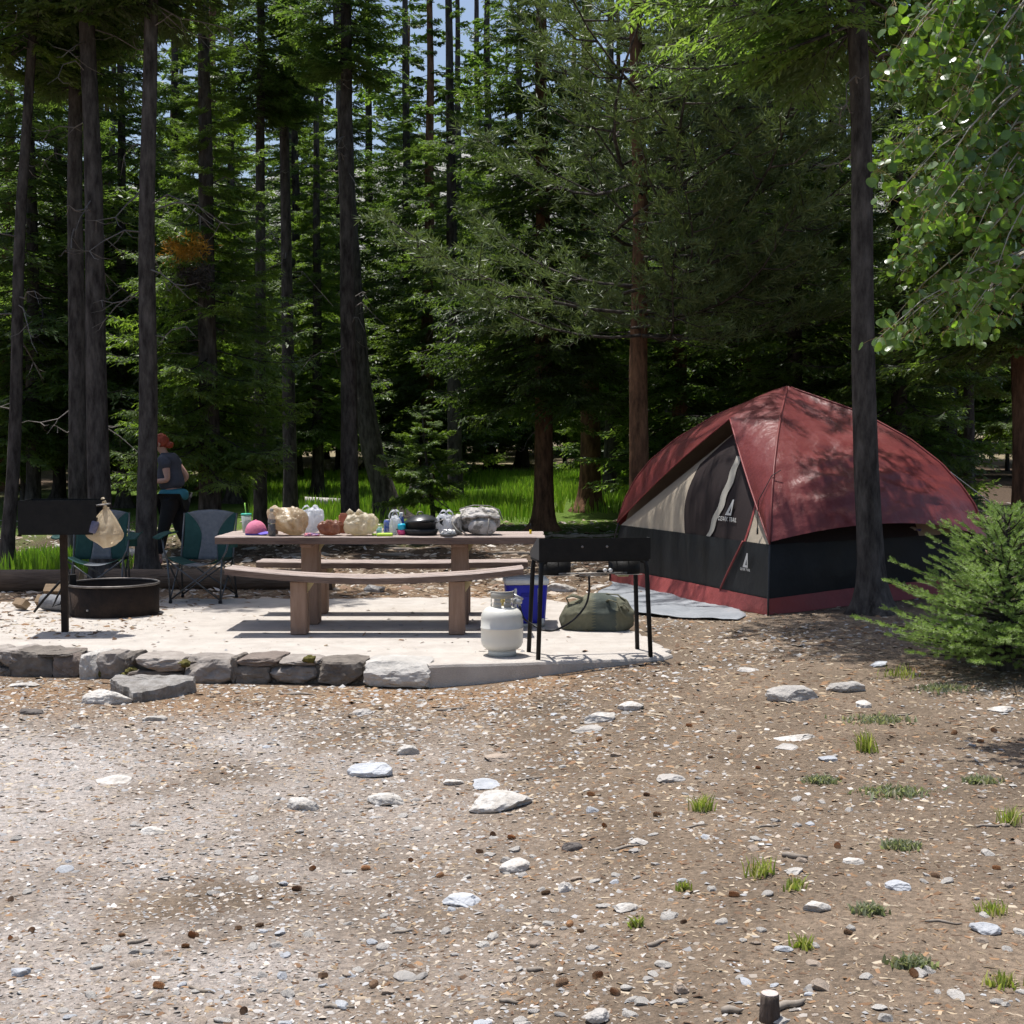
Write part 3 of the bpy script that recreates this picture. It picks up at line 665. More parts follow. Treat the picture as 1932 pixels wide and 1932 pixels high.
def tree(name, base_px, d, top_px, width_px, seed, label, key=None, bark=BARK, H=12.5, group=None, dead=0, cat='tree', path=None, flare=0.9, dead_z=(1.5, 5.5), rot=None, cscale=1.0, cz=0.0, n=14):
    b = at(base_px, 900, y=d); x0 = b.x; z0 = gz(x0, d, True) - .02; top = at(top_px, 0, y=d)
    r0 = width_px / (FPX / d) / 2
    e = empty(name, (x0, d, z0), 0, label, cat, group)
    lean = (top.x - x0) / (top.z - z0)
    pts = path or [(0, 0, 0), (lean * H * .35, 0, H * .35), (lean * H * .8, .05, H * .8), (lean * H, .05, H)]
    trunk(e, pts, r0, r0 * .30, seed, bark, flare, dead, dead_z, n)
    if key:
        for nm, mm in (('crown', CROWNS[key]),):
            c = bpy.data.objects.new(nm, mm); COL.objects.link(c); c.parent = e; c.rotation_euler = (0, 0, seed * 1.3 if rot is None else rot); c.scale = (cscale,) * 3
            c.location = (lean * 5, 0, cz)
    return e

def build_forest():
    crown_mesh('full', 1, 0.9, 12.5, 2.2, 190, top_lo=8)
    crown_mesh('full2', 2, 1.4, 13.5, 2.5, 190, top_lo=8)
    crown_mesh('high', 3, 3.2, 12.0, 1.8, 140, low_short=.6)
    crown_mesh('thin', 4, 2.2, 12.0, 1.6, 105, low_short=.5)
    crown_mesh('light', 5, 1.4, 9.5, 1.8, 150, m=NEEDLE_L, kind='fine')
    crown_mesh('big', 6, 2.2, 13.5, 2.45, 240, kind='fine', prof=1.0, lowp=1.3)
    crown_mesh('pine', 7, 2.9, 11.0, 4.0, 185, m=NEEDLE_P, kind='pine', prof=.6, lowp=1.2, skip=lambda z, az, g: math.cos(az) < -.05 and g.random() < .88)
    crown_mesh('sap', 8, .5, 2.05, 1.0, 40, m=NEEDLE_L, kind='fine', prof=.8, lowp=1)
    crown_mesh('wide', 10, 4.9, 12.5, 2.4, 150, kind='fine', low_short=.7, prof=.9, lowp=1.3, skip=lambda z, az, g: math.sin(az) < -.15 and math.cos(az) > -.35)
    crown_mesh('top', 9, 4.6, 12.5, 2.0, 110, low_short=.5)
    T = tree
    T('spruce_tree', 8, 16.5, 62, 27, 1, 'slender dark trunk leaning over dirt at the end of the log border', 'top', dead=9, cz=1.6, dead_z=(2, 6.5))
    T('spruce_tree', 190, 15.9, 164, 47, 2, 'thick dark trunk with bark stripped at its foot behind the pedestal grill', 'top', dead=14, dead_z=(3, 6.8), cz=1.9)
    T('spruce_tree', 147, 17.6, 140, 40, 3, 'brown trunk standing close behind the thick stripped one', 'top', bark=BARK, dead=6, cz=2.6, cscale=.75)
    T('spruce_tree', 272, 15.5, 284, 41, 4, 'straight dark trunk beside the walking person', 'top', dead=14, dead_z=(2.5, 6.8), cz=1.9)
    T('spruce_tree', 394, 19.6, 384, 46, 5, 'bright yellow-green spruce with an orange dead broom and flared foot', 'light', H=10, flare=1.1, dead=6)
    T('spruce_tree', 491, 21.5, 490, 27, 6, 'slim straight trunk behind the green-strawed tumbler', 'top', dead=10, cz=3.2, cscale=.72, dead_z=(2, 8))
    T('spruce_tree', 548, 22.5, 532, 29, 7, 'slim grey trunk behind the brown drink bottle', 'top', dead=10, cz=3.6, cscale=.7, dead_z=(2, 8))
    T('spruce_tree', 661, 20.3, 650, 37, 8, 'reddish-grey trunk in front of the crooked leaning one', 'top', dead=14, dead_z=(2, 8), cz=3.6, cscale=.72)
    b = at(735, 900, y=24.5); k = [at(px, py, y=24.5) for px, py in ((705, 860), (684, 740), (668, 600), (652, 300), (640, 0))]
    T('spruce_tree', 735, 24.5, 650, 46, 9, 'crooked dark trunk that leans over the bright grass', None, path=[(0, 0, 0), (-.06, 0, .35)] + [(q.x - b.x, 0, q.z - gz(b.x, 24.5)) for q in k] + [(k[-1].x - b.x - .4, 0, 14)], flare=1.3)
    T('spruce_tree', 860, 27.5, 846, 30, 10, 'dark upright trunk rising behind the spruce sapling', 'thin', dead=6, n=10, cz=2.2, cscale=.8)
    T('spruce_tree', 1027, 22.3, 1022, 39, 11, 'rusty trunk under a great drooping spruce crown at the meadow edge', 'big', bark=BARK_R, rot=.4, dead=3)
    T('spruce_tree', 1113, 25.6, 1107, 42, 12, 'red-brown trunk with spreading roots on the shaded dirt bank', 'thin', bark=BARK_R, dead=4, rot=1.2, cz=1.2, cscale=.85)
    T('spruce_tree', 1150, 28.5, 1152, 27, 13, 'dark thin trunk standing right behind a red-brown one', 'thin')
    T('pine_tree', 1207, 17.7, 1203, 42, 14, 'orange-brown pine trunk with long-needled boughs beside the tent', 'pine', bark=BARK_R, rot=0.0, H=11.5)
    T('spruce_tree', 1283, 23.5, 1280, 34, 15, 'dim red trunk seen just behind the tent', 'full', bark=BARK_R)
    T('spruce_tree', 1402, 24.5, 1400, 38, 16, 'dim dark trunk behind the peak of the tent', 'full2', bark=BARK_R)
    T('spruce_tree', 1650, 11.75, 1610, 51, 17, 'big grey trunk with flared roots in front of the tent', 'wide', H=13, flare=1.15, dead=4, dead_z=(3.2, 5), n=20, rot=0.0)
    T('spruce_tree', 1930, 15.2, 1912, 40, 18, 'rusty trunk beyond the young spruce', 'full', bark=BARK_R, cz=1.6)
    T('spruce_tree', 1700, 19.5, 1690, 34, 19, 'dark trunk in deep shade beyond the tent fly', 'full', rot=.3)
    T('spruce_tree', 1830, 23, 1825, 22, 20, 'thin dark trunk near the sunlit sand beyond the tent', 'thin', rot=.3)
    T('spruce_tree', 1500, 20.5, 1500, 34, 21, 'shaded spruce whose boughs hang over the tent peak', 'full2', rot=2.0)
    T('spruce_tree', 1020, 24.0, 995, 10, 22, 'thin pale stem leaning beside a rusty trunk', None, bark=BARK_P, H=7, flare=.3, n=8)
    for k, (px, d, key, lab) in enumerate(((62, 25.0, 'full2', 'shaded spruce filling the space behind the slender leaning trunk'), (112, 28.5, 'full', 'dark spruce between the slender leaning trunk and the rusty one'), (232, 26.5, 'full2', 'spruce standing between the stripped trunk and the straight dark one'), (335, 29.0, 'full', 'spruce whose boughs hang behind the walking person'), (440, 27.5, 'light', 'light green spruce behind the green and grey camp chair'), (600, 29.0, 'light', 'light green spruce beyond the grass, between two slim trunks'), (770, 44.0, 'full2', 'spruce rising behind the old stump in the grass'), (925, 43.0, 'full', 'dark spruce at the far side of the meadow grass'), (560, 36.0, 'full2', 'spruce standing behind the slim grey trunk at the far grass edge'), (645, 41.0, 'full', 'tall spruce seen through the gap beside the reddish-grey trunk'), (700, 47.0, 'full2', 'far spruce filling the gap over the crooked trunk'), (868, 39.5, 'full2', 'tall spruce filling the sky gap behind the dark upright trunk'), (905, 52.0, 'full', 'far spruce behind the great drooping crown'), (610, 52.0, 'full', 'far spruce against the pale scree slope'), (830, 47.0, 'light', 'light green spruce beyond the sapling and the old stump'), (985, 46.0, 'full2', 'spruce at the far edge of the grass behind the rusty trunk'))):
        T('spruce_tree', px, d, px - 6, 30 if d < 26 else 24, 60 + k, lab, key, H=10 if key == 'light' else (18.5 if d > 40 else 14.5), n=10, rot=k * 1.1, cscale=1.0 if key == 'light' else (1.45 if d > 40 else 1.15))
    # sapling in front of the meadow
    b = at(806, 950, y=21.0)
    e = empty('spruce_sapling', (b.x + .12, 21.0, gz(b.x, 21) - .02), 0, 'small sunlit spruce sapling before the bright grass', 'sapling')
    trunk(e, [(0, 0, 0), (-.06, 0, .7), (-.16, 0, 1.4), (-.2, 0, 2.05)], .045, .008, 33, BARK, .5, 7, (.5, 1.2), 8, deadlen=(.25, .6))
    for nm, mm in (('crown', CROWNS['sap']),):
        c = bpy.data.objects.new(nm, mm); COL.objects.link(c); c.parent = e; c.location = (-.14, 0, .12)
    # orange dead broom on the light spruce
    host = [o for o in bpy.data.objects if o.get('label', '').startswith('bright yellow-green')][0]
    for q, (px, py, s, m_) in enumerate(((352, 470, .42, NEEDLE_D), (362, 520, .36, BARK))):
        c = at(px, py, y=19.0); V = []; g = np.random.default_rng(q + 3); n = 900
        P = g.normal(0, .33 * s, (n, 3)) * np.array((1, .8, .7)); D = g.normal(0, 1, (n, 3)); D /= np.linalg.norm(D, axis=1)[:, None]; D *= .10; S = np.cross(D, g.normal(0, 1, (n, 3))); S /= np.linalg.norm(S, axis=1)[:, None]; S *= .008
        V, F = quads(P, D, S); o = raw('dead_broom', V, F, m_, host); o.location = c - host.location
    # woods beyond: filler trees, each one placed
    rg = random.Random(21); done = [(o.location.x, o.location.y) for o in bpy.data.objects if o.get('category') == 'tree']
    kinds = [('full', 'tall dark spruce in the woods beyond the grass clearing', 'dark spruces in the woods beyond'), ('full2', 'broad-boughed spruce in the woods beyond the grass clearing', 'broad spruces in the woods beyond'), ('thin', 'thin-crowned spruce in the woods beyond the grass clearing', 'thin spruces in the woods beyond'), ('light', 'short light green spruce in the woods beyond the grass clearing', 'light green spruces in the woods beyond')]
    cnt = 0; tries = 0
    while cnt < 66 and tries < 4000:
        tries += 1
        y = rg.uniform(24, 66) if cnt > 18 else rg.uniform(24, 36); x = rg.uniform(-.43, .43) * y
        px = MID + x / y * FPX
        if y < 34 and 500 < px < 1190: continue              # the open grass
        if y < 27 and px < 500 and rg.random() < .5: continue
        if 575 < px < 660 and y < 44: continue               # gap where the sky shows
        sp = 2.7 if y < 40 else 3.0
        if any((x - a) ** 2 + (y - b) ** 2 < sp * sp for a, b in done): continue
        k = rg.choices(range(4), (4, 4, 2, 3))[0]; key, lab, grp = kinds[k]; done.append((x, y)); cnt += 1
        tree('spruce_tree', px, y, px + rg.uniform(-12, 12), rg.uniform(.26, .42) * FPX / y, 100 + cnt, lab, key, rg.choice((BARK, BARK, BARK_R)), H=10 if key == 'light' else (13.5 if y < 38 else 17.5), group=grp, n=8, rot=rg.uniform(0, 6), cscale=rg.uniform(.9, 1.15) * (1.0 if y < 38 else 1.3))
    # low young spruces closing the view under the boughs
    for k in range(60):
        y = rg.uniform(26, 48); x = rg.uniform(-.42, .42) * y; px = MID + x / y * FPX
        if (y < 40 and 480 < px < 1190) or any((x - a) ** 2 + (y - b) ** 2 < 1.5 for a, b in done): continue
        done.append((x, y)); s = rg.uniform(1.3, 2.8); e = empty('young_spruce', (x, y, gz(x, y) - .03), rg.uniform(0, 6), 'bushy young spruce growing among the trunks of the woods beyond', 'young tree', 'young spruces among the far trunks'); e.scale = (s, s, s)
        trunk(e, [(0, 0, 0), (0, 0, 1), (.02, 0, 2.05)], .035, .008, 300 + k, BARK, .4, 0, n=6)
        for nm, mm in (('crown', CROWNS['sap']),):
            c = bpy.data.objects.new(nm, mm); COL.objects.link(c); c.parent = e

def build_grass():
    g = np.random.default_rng(3)
    def blades(name, P, H, lab, cols, wd, lean=.35):
        n = len(P); a = g.random(n) * 6.283; l = np.stack([np.cos(a), np.sin(a), np.zeros(n)], 1) * (H * lean * g.random(n))[:, None]; b = g.random(n) * 6.283; s = np.stack([np.cos(b), np.sin(b), np.zeros(n)], 1) * wd
        up = np.stack([np.zeros(n), np.zeros(n), H], 1)
        V = np.stack([P - s, P + s, P + up * .6 + l * .4 + s * .7, P + up + l, P + up * .6 + l * .4 - s * .7], 1); k = np.arange(n) * 5
        F = np.concatenate([np.stack([k, k + 1, k + 2], 1), np.stack([k, k + 2, k + 4], 1), np.stack([k + 4, k + 2, k + 3], 1)])
        cc = np.array(cols)[g.integers(0, len(cols), n)] * (.7 + .6 * g.random((n, 1)))
        return raw(name, V.reshape(-1, 3), F, GRASS, cols=np.repeat(cc, 5, 0))
    P = []
    while len(P) < 36000:
        y = g.uniform(20.5, 42); x = g.uniform(-11, 5)
        px = MID + x / y * FPX
        if not (470 < px < 1215): continue
        if y < 23 + 1.6 * nz(x * .5, y * .5, 4) + (1.5 if px < 520 else 0) + 2.0 * sstep(980, 1060, px): continue
        if g.random() > .5 + 1.5 * nz(x * .45, y * .45, 8): continue
        P.append((x, y, gz(x, y)))
    for _ in range(2600):   # tongue of grass by the left trunks
        x = g.normal(-5.75, .45); y = g.normal(17.0, .35); P.append((x, y, gz(x, y)))
    P = np.array(P); H = .10 + .20 * g.random(len(P))
    o = blades('grass', P, H, '', [(.19, .34, .035), (.25, .41, .045), (.30, .42, .07), (.16, .27, .04)], .014); tag(o, 'bright green meadow grass in the clearing behind the table', 'grass', kind='stuff')
    # single tufts and mats of weeds in the clearing
    TU = [(1325, 1528, 36, 30, 0), (1437, 1655, 42, 34, 0), (1500, 1680, 34, 22, 0), (1635, 1420, 34, 44, 0), (1905, 1555, 40, 34, 0), (1515, 1785, 40, 22, 0), (1290, 1680, 22, 18, 0), (1690, 1495, 110, 14, 1), (1655, 1360, 110, 26, 1), (1850, 1475, 50, 18, 1), (1700, 1600, 60, 14, 1), (1640, 1720, 50, 16, 1), (1870, 1720, 60, 22, 0), (1200, 1748, 24, 20, 0), (1550, 1475, 50, 16, 1), (1780, 1300, 90, 24, 1), (1700, 1275, 60, 20, 0), (1720, 1820, 60, 18, 1), (1890, 1860, 60, 24, 0)]
    for k, (px, py, wp, hp, kd) in enumerate(TU):
        p = at(px, py, z=-.08)
        for _ in range(4): p = at(px, py, z=gz(p.x, p.y, False))
        s = FPX / p.y; n = 64 if kd == 0 else 300; q = g.normal(0, 1, (n, 2)) * np.array((wp / s * .27, wp / s * (.22 if kd == 0 else .18)))
        Q = np.stack([q[:, 0], q[:, 1], np.array([gz(p.x + a, p.y + b) - p.z for a, b in q])], 1); H = hp / s * (.5 + .7 * g.random(n)) if kd == 0 else .012 + .02 * g.random(n)
        o = blades('grass_tuft' if kd == 0 else 'weed_mat', Q, H, '', [(.30, .36, .07), (.38, .40, .12), (.24, .31, .07), (.48, .42, .24)] if kd == 0 else [(.25, .27, .17), (.31, .33, .23), (.22, .25, .15), (.36, .33, .24)], (.0042) if kd == 0 else .007, .9 if kd == 0 else 1.3); o.location = p
        own = {3: 'tall tuft of yellow-green grass beside the blue-grey stone with a broken corner', 16: 'grass tuft at the edge of the tree shade beside the young spruce'}
        if kd == 0: tag(o, own.get(k, 'small tuft of yellow-green grass growing out of the open dirt'), 'grass tuft', 'grass tufts in the dirt')
        else: tag(o, 'low mat of grey-green weeds spreading over the dirt', 'weeds', 'weed mats in the dirt', 'stuff')
GRASS = mat('grass', (1, 1, 1), .6, None, attr='col', transl=((1.2, 1.3, .7), .4))
# ================================================================== CAMP THINGS
WOOD = mat('table_wood', (0.105, 0.068, 0.054), 0.7, (0.22, 0.155, 0.125), scale=7, bump=0.5, bscale=26, stretch=(0.35, 3, 3), detail=8)
WOOD_TOP = mat('sunlit_worn_plank', (0.27, 0.205, 0.175), 0.7, (0.46, 0.385, 0.345), scale=6, bump=0.6, bscale=26, stretch=(0.3, 4, 3), detail=9)  # worn upper faces, with sunlight painted into their lighter colour
POSTW = mat('table_post', (0.24, 0.150, 0.105), 0.8, (0.31, 0.205, 0.15), scale=9, bump=0.3, stretch=(3, 3, .4))
BLACK = mat('black_steel', (0.006, 0.006, 0.006), 0.6, (0.012, 0.011, 0.010), scale=14, metal=0.2, bump=0.15)
RUST = mat('rusty_steel', (0.016, 0.012, 0.010), 0.8, (0.045, 0.028, 0.019), scale=5, bump=0.3, bscale=40, metal=0.2)
WORN = mat('worn_steel', (0.36, 0.34, 0.31), 0.5, (0.18, 0.16, 0.145), scale=18, metal=0.5)
TW = mat('bracket', (0.55, 0.45, 0.26), 0.7, (0.42, 0.33, 0.18), scale=20)

def plank(parent, x0, x1, y0, y1, zt, th, m, warp=None, seed=0):
    """A plank with its edges broken, bent by warp(x)."""
    n = 26; V = []; F = []; b = .008; sec = [(y0, -th), (y0, -b), (y0 + b, 0), (y1 - b, 0), (y1, -b), (y1, -th)]; k = len(sec)
    for i in range(n + 1):
        x = lerp(x0, x1, i / n); w_ = (warp(x) if warp else 0) + .0025 * nz(x * 3, seed * 3.3)
        ex = .006 * nz(seed * 9.1, i * 40.0)
        for (y, z) in sec: V.append((x, y + .003 * nz(x * 4, seed, 2), zt + z + w_))
    for i in range(n): F += [(i * k + q, (i + 1) * k + q, (i + 1) * k + (q + 1) % k, i * k + (q + 1) % k) for q in range(k)]
    mi = [1 if q in (1, 2, 3) else 0 for i in range(n) for q in range(k)] + [0, 0]  # top and its broken edges take the painted sunlit tone
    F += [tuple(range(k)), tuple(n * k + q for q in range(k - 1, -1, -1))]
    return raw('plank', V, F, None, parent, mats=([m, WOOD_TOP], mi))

def build_table():
    e = empty('picnic_table', (-1.08, 11.63, 0), 0, 'brown plank picnic table standing on the concrete pad, covered with camp supplies', 'picnic table')
    L0, L1 = -2.44 + 1.08, .27 + 1.08
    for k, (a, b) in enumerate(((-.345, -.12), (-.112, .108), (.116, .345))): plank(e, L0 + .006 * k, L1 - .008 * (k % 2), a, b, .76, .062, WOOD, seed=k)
    for x in (-1.70 + 1.08, -.44 + 1.08):
        mb = MB(); mb.box((x, 0, .345), (.145, .19, .70), bev=.012); mb.build('leg', POSTW, e)
        mb = MB(); mb.box((x, 0, .6825), (.10, .60, .03), bev=.006); mb.build('crosspiece', POSTW, e)
        for s in (1,):
            mb = MB(); xx = x + s * .0725; mb.add([(xx, -.03, .696), (xx + s * .06, -.03, .696), (xx, -.03, .61), (xx, -.022, .696), (xx + s * .06, -.022, .696), (xx, -.022, .61)], [(0, 1, 2), (5, 4, 3), (0, 3, 4, 1), (1, 4, 5, 2), (2, 5, 3, 0)]); mb.build('bracket', TW, e)
    for (yc, lab, wr, x0, x1, seed) in ((10.99, 'plank bench with a sagging middle at the edging side of the picnic table', .075, -2.27, .09, 5), (12.33, 'straight plank bench on the tent and forest side of the picnic table', .012, -2.27, .14, 9)):
        xc = (x0 + x1) / 2; b = empty('picnic_bench', (xc, yc, 0), 0, lab, 'bench'); h = (x1 - x0) / 2
        f = lambda x: wr * (x / h) ** 2
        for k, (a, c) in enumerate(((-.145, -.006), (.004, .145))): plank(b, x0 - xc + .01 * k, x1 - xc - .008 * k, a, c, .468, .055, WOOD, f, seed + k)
        for x in (-1.70 if yc < 11.5 else -1.72, -.44):
            mb = MB(); t = .468 + f(x - xc) - .057; mb.box((x - xc, 0, t / 2), (.13, .17, t), bev=.01); mb.build('leg', POSTW, b)
            mb = MB(); xx = x - xc + .065; mb.add([(xx, -.03, t - .01), (xx + .06, -.03, t - .01), (xx, -.03, t - .1), (xx, -.022, t - .01), (xx + .06, -.022, t - .01), (xx, -.022, t - .1)], [(0, 1, 2), (5, 4, 3), (0, 3, 4, 1), (1, 4, 5, 2), (2, 5, 3, 0)]); mb.build('bracket', TW, b)

# ---------------------------------------------------------------- bags
def film(name, c, v, tr=.55, rough=.22):
    return mat(name, c, rough, v, scale=16, bump=.8, bscale=34, spec=.5, transl=((1, 1, 1), tr))
def bag_mesh(seed, w_, d, h, top='loose', sub=4, crumple=.16, neck=.0):
    """Crumpled film bag standing on z = 0; top: loose (open, flared), tied (pinched with ears), flat (closed)."""
    V0, F = ICO[sub]; V = []
    for v in V0:
        z = (v.z + 1) / 2; a = math.atan2(v.y, v.x); rr = math.hypot(v.x, v.y)
        e = 2.6; cx, cy = math.cos(a), math.sin(a); k = (abs(cx) ** e + abs(cy) ** e) ** (-1 / e)
        pr = rr ** .6
        if top == 'tied':
            sh = 1.0 if z < .45 else lerp(1, .10, sstep(.45, .86, z)) + .22 * sstep(.86, 1.0, z) * abs(math.cos(a))
            zz = z ** .85
        elif top == 'loose': sh = .78 + .3 * z + .12 * math.sin(3 * a + seed) * z; zz = z ** .8 * (1 + .22 * math.sin(2 * a + seed * 2) * z)
        else: sh = 1.0 - .12 * z; zz = z ** .75
        p = Vector((cx * k * pr * sh * w_ / 2, cy * k * pr * sh * d / 2, zz * h))
        q = Vector((cx * 1.5 * (.3 + pr), cy * 1.5 * (.3 + pr), z * .9)) + Vector((seed * 5.1, seed * 1.7, 0))
        big = noise.noise(q * .9 + Vector((3, 7, 1))); mid_ = noise.noise(q * 2.1)
        cr1 = max(0, 1 - 7 * abs(noise.noise(q * 1.5 + Vector((9, 2, 0))))); cr2 = max(0, 1 - 7 * abs(noise.noise(q * 2.7 + Vector((1, 8, 4)))))
        dsp = crumple * min(w_, d, h) * (.75 * big + .40 * mid_ - .22 * cr1 - .16 * cr2) * (1 if z > .06 else .2)
        p += Vector((v.x, v.y, v.z * .8)) * dsp; p.z = max(0.0, p.z)
        V.append(p)
    return V, F
def stand_bag(name, loc, dims, m, seed, label, cat='bag', top='loose', rz=0, crumple=.16, lean=(0, 0)):
    V, F = bag_mesh(seed, *dims, top=top, crumple=crumple)
    V = [Vector((p.x + lean[0] * p.z, p.y + lean[1] * p.z, p.z)) for p in V]
    o = raw(name, V, F, m, smooth=True); o.location = loc; o.rotation_euler = (0, 0, rz); return tag(o, label, cat)

def ears(o, m, w_, h, seed, n=2):
    rg = random.Random(seed)
    for k in range(n):
        x = w_ * (-.22 + .44 * k / max(1, n - 1)); d_ = rg.uniform(-.02, .02); mb = MB()
        mb.grid(lambda u, v: (x + (.030 + .012 * v) * math.cos(lerp(-.3, 3.44, u)) + .006 * nz(u * 5, seed + k, v * 3), d_ + .012 * (v - .5) + .01 * nz(u * 4, v * 3, seed), h * .80 + .075 * math.sin(lerp(0, math.pi, u)) * (1 - .25 * v) + .004 * nz(u * 9, v * 5, k)), 14, 3, back=.002); mb.build('handle', m, o, True)
def table_at(px, py_unused=None, y=11.5):
    p = at(px, 1008, y=y); return Vector((p.x, y, .76))
def build_table_things():
    T = table_at
    # tumbler with straw
    e = empty('tumbler', T(465, y=11.82), .2, 'clear tumbler with a green lid and green straw on the picnic table', 'tumbler'); s = .0
    mb = MB(); mb.lathe([(.030, 0), (.032, .004), (.044, .148), (.0425, .148), (.031, .01)], 24, caps=True); mb.build('cup', mat('tumbler_clear', (.55, .60, .55), .15, alpha=.55, spec=.6), e, True)
    mb = MB(); mb.lathe([(.046, .148), (.046, .160), (.040, .164), (.008, .165)], 24); mb.build('lid', mat('tumbler_lid', (.06, .42, .30), .4), e, True)
    mb = MB(); mb.tube([(0, 0, .02), (-.004, 0, .17), (-.012, 0, .255)], .0045, 8); mb.build('straw', mat('straw_green', (.30, .62, .10), .4), e, True)
    # cap
    e = empty('baseball_cap', T(483, y=11.50), -.35, 'pink cloth cap with a blue-violet brim on the table', 'cap'); P = []
    pink = mat('cap_pink', (.62, .20, .30), .85, (.50, .14, .23), scale=8, bump=.3, bscale=60)
    def dome(u, v):
        a = 2 * math.pi * u; t = v * math.pi / 2; r_ = math.cos(t); return (.088 * r_ * math.cos(a), .10 * r_ * math.sin(a), .018 + .105 * math.sin(t) * (1 + .06 * nz(math.cos(a) * 2, math.sin(a) * 2, v * 2)))
    mb = MB(); mb.grid(dome, 28, 10); mb.build('crown', pink, e, True)
    mb = MB(); mb.grid(lambda u, v: (lerp(.075, .165, v) * math.cos(lerp(-1.0, 1.0, u)) * 1.0, lerp(.082, .10, v) * math.sin(lerp(-1.0, 1.0, u)), .018 - .014 * v + .012 * math.cos(lerp(-1.4, 1.4, u))), 16, 6, back=.003); mb.build('brim', mat('cap_brim', (.10, .085, .42), .8, (.16, .12, .5), scale=10), e, True)
    mb = MB(); mb.lathe([(.009, .122), (.008, .128), (.002, .130)], 10); mb.build('button', pink, e, True)
    mb = MB(); mb.lathe([(.089, .0), (.0885, .020), (.085, .020), (.085, .0)], 28); mb.build('sweatband', mat('cap_band', (.10, .085, .40), .8), e, True)
    # bottles
    def bottle(px, y, h, r_, label, fill, fillc, capc):
        e = empty('drink_bottle', T(px, y=y), .3, label, 'bottle'); k = h / .22; q = r_
        mb = MB(); mb.lathe([(q * .86, 0), (q, .006 * k), (q, .10 * k), (q * .96, .105 * k), (q, .112 * k), (q, .135 * k), (q * .82, .158 * k), (q * .45, .182 * k), (q * .40, .200 * k)], 24); mb.build('bottle_body', mat('pet', (.45, .47, .46), .08, alpha=.20, spec=.7), e, True)
        mb = MB(); mb.lathe([(q * .82, .003), (q * .95, .008), (q * .95, fill * k), (q * .5, fill * k + .001)], 24); mb.build('drink', mat('cola', fillc, .15, spec=.6), e, True)
        mb = MB(); mb.lathe([(q * .48, .199 * k), (q * .48, .220 * k), (q * .42, .222 * k)], 18); mb.build('cap', mat('bottle_cap', capc, .5), e, True)
        mb = MB(); mb.lathe([(q * 1.01, .106 * k), (q * 1.01, .132 * k)], 24, caps=False); mb.build('label', mat('bottle_label', (.28, .27, .25), .5, (.12, .10, .10), scale=40), e, True)
    bottle(513, 11.36, .225, .033, 'plastic soda bottle half full of dark cola on the table', .098, (.020, .008, .006), (.30, .29, .27))
    bottle(519, 11.56, .245, .028, 'taller brownish bottle standing behind the half-full cola bottle', .07, (.16, .09, .04), (.12, .09, .06))
    tan = film('film_tan', (.60, .46, .30), (.76, .66, .50)); white = film('film_white', (.88, .89, .91), (.76, .78, .82), .6); cream = film('film_cream', (.74, .64, .46), (.80, .74, .60)); brown = film('film_brown', (.33, .15, .10), (.50, .28, .18))
    ears(stand_bag('plastic_bag', T(587, y=11.70), (.21, .16, .215), white, 3, 'white crumpled carrier bag standing up behind the tan bag', top='flat', lean=(.06, 0), crumple=.34), white, .16, .21, 1)
    stand_bag('plastic_bag', T(556, y=11.46), (.31, .20, .195), tan, 1, 'open tan plastic grocery bag slumped on the table', top='loose', rz=.2, crumple=.34, lean=(-.30, 0))
    V, F = rock(71, (.10, .05, .03), 2, 4, .2); o = raw('snack_packet', V, F, mat('snack_red', (.55, .16, .15), .5, (.16, .14, .35), scale=30)); o.location = T(588, y=11.335) + Vector((0, 0, .012)); tag(o, 'little red and blue snack packet in front of the tan grocery bag', 'packet')
    stand_bag('bread_bag', T(622, y=11.44), (.22, .15, .125), brown, 5, 'brown-red plastic bag of buns lying between two pale bags', top='flat', crumple=.28)
    e = empty('cardboard_box', T(650, y=11.72), .3, 'small orange-red cardboard box behind the cream bag', 'box'); mb = MB(); mb.box((0, 0, .075), (.09, .06, .15), bev=.003); mb.build('carton', mat('box_red', (.50, .17, .10), .7, (.42, .13, .08), scale=12), e)
    mb = MB(); mb.box((0, -.028, .158), (.088, .004, .03), rot=Matrix.Rotation(.3, 3, 'X')); mb.build('flap', mat('box_flap', (.46, .2, .13), .8), e)
    stand_bag('plastic_bag', T(679, y=11.44), (.29, .20, .175), cream, 8, 'full cream-coloured grocery bag with knotted handles', top='flat', crumple=.26)
    for k, (dx, dy) in enumerate(((-.07, .02), (.01, -.01))):   # knotted ears on the cream bag
        host = [o for o in bpy.data.objects if o.get('label', '').startswith('full cream')][0]; mb = MB(); mb.tube([(dx, dy, .14), (dx + .01, dy, .185), (dx - .015, dy - .01, .21), (dx - .03, dy, .18)], [.03, .018, .014, .02], 8); mb.build('handle', cream, host, True)
    e = empty('plastic_cup', T(715, y=11.55), 0, 'small pale cyan plastic cup beside the cream bag', 'cup'); mb = MB(); mb.lathe([(.020, 0), (.026, .06), (.0245, .06), (.019, .004)], 20); mb.build('cup_wall', mat('cyan_pale', (.35, .68, .70), .4), e, True); mb = MB(); mb.lathe([(.0275, .058), (.0275, .064), (.024, .064)], 20, caps=False); mb.build('rim', mat('cyan_rim', (.7, .8, .75), .4), e, True)
    e = empty('cutting_board', T(726, y=11.36), .06, 'lime green plastic cutting board at the table edge', 'cutting board'); mb = MB(); mb.box((0, 0, .012), (.13, .09, .024), bev=.006); mb.build('board', mat('lime', (.42, .62, .04), .5), e); mb = MB(); mb.tube([(-.07, 0, .014), (-.095, .0, .014), (-.10, .02, .014)], .008, 8); mb.build('handle', mat('lime_dark', (.32, .50, .03), .5), e, True)
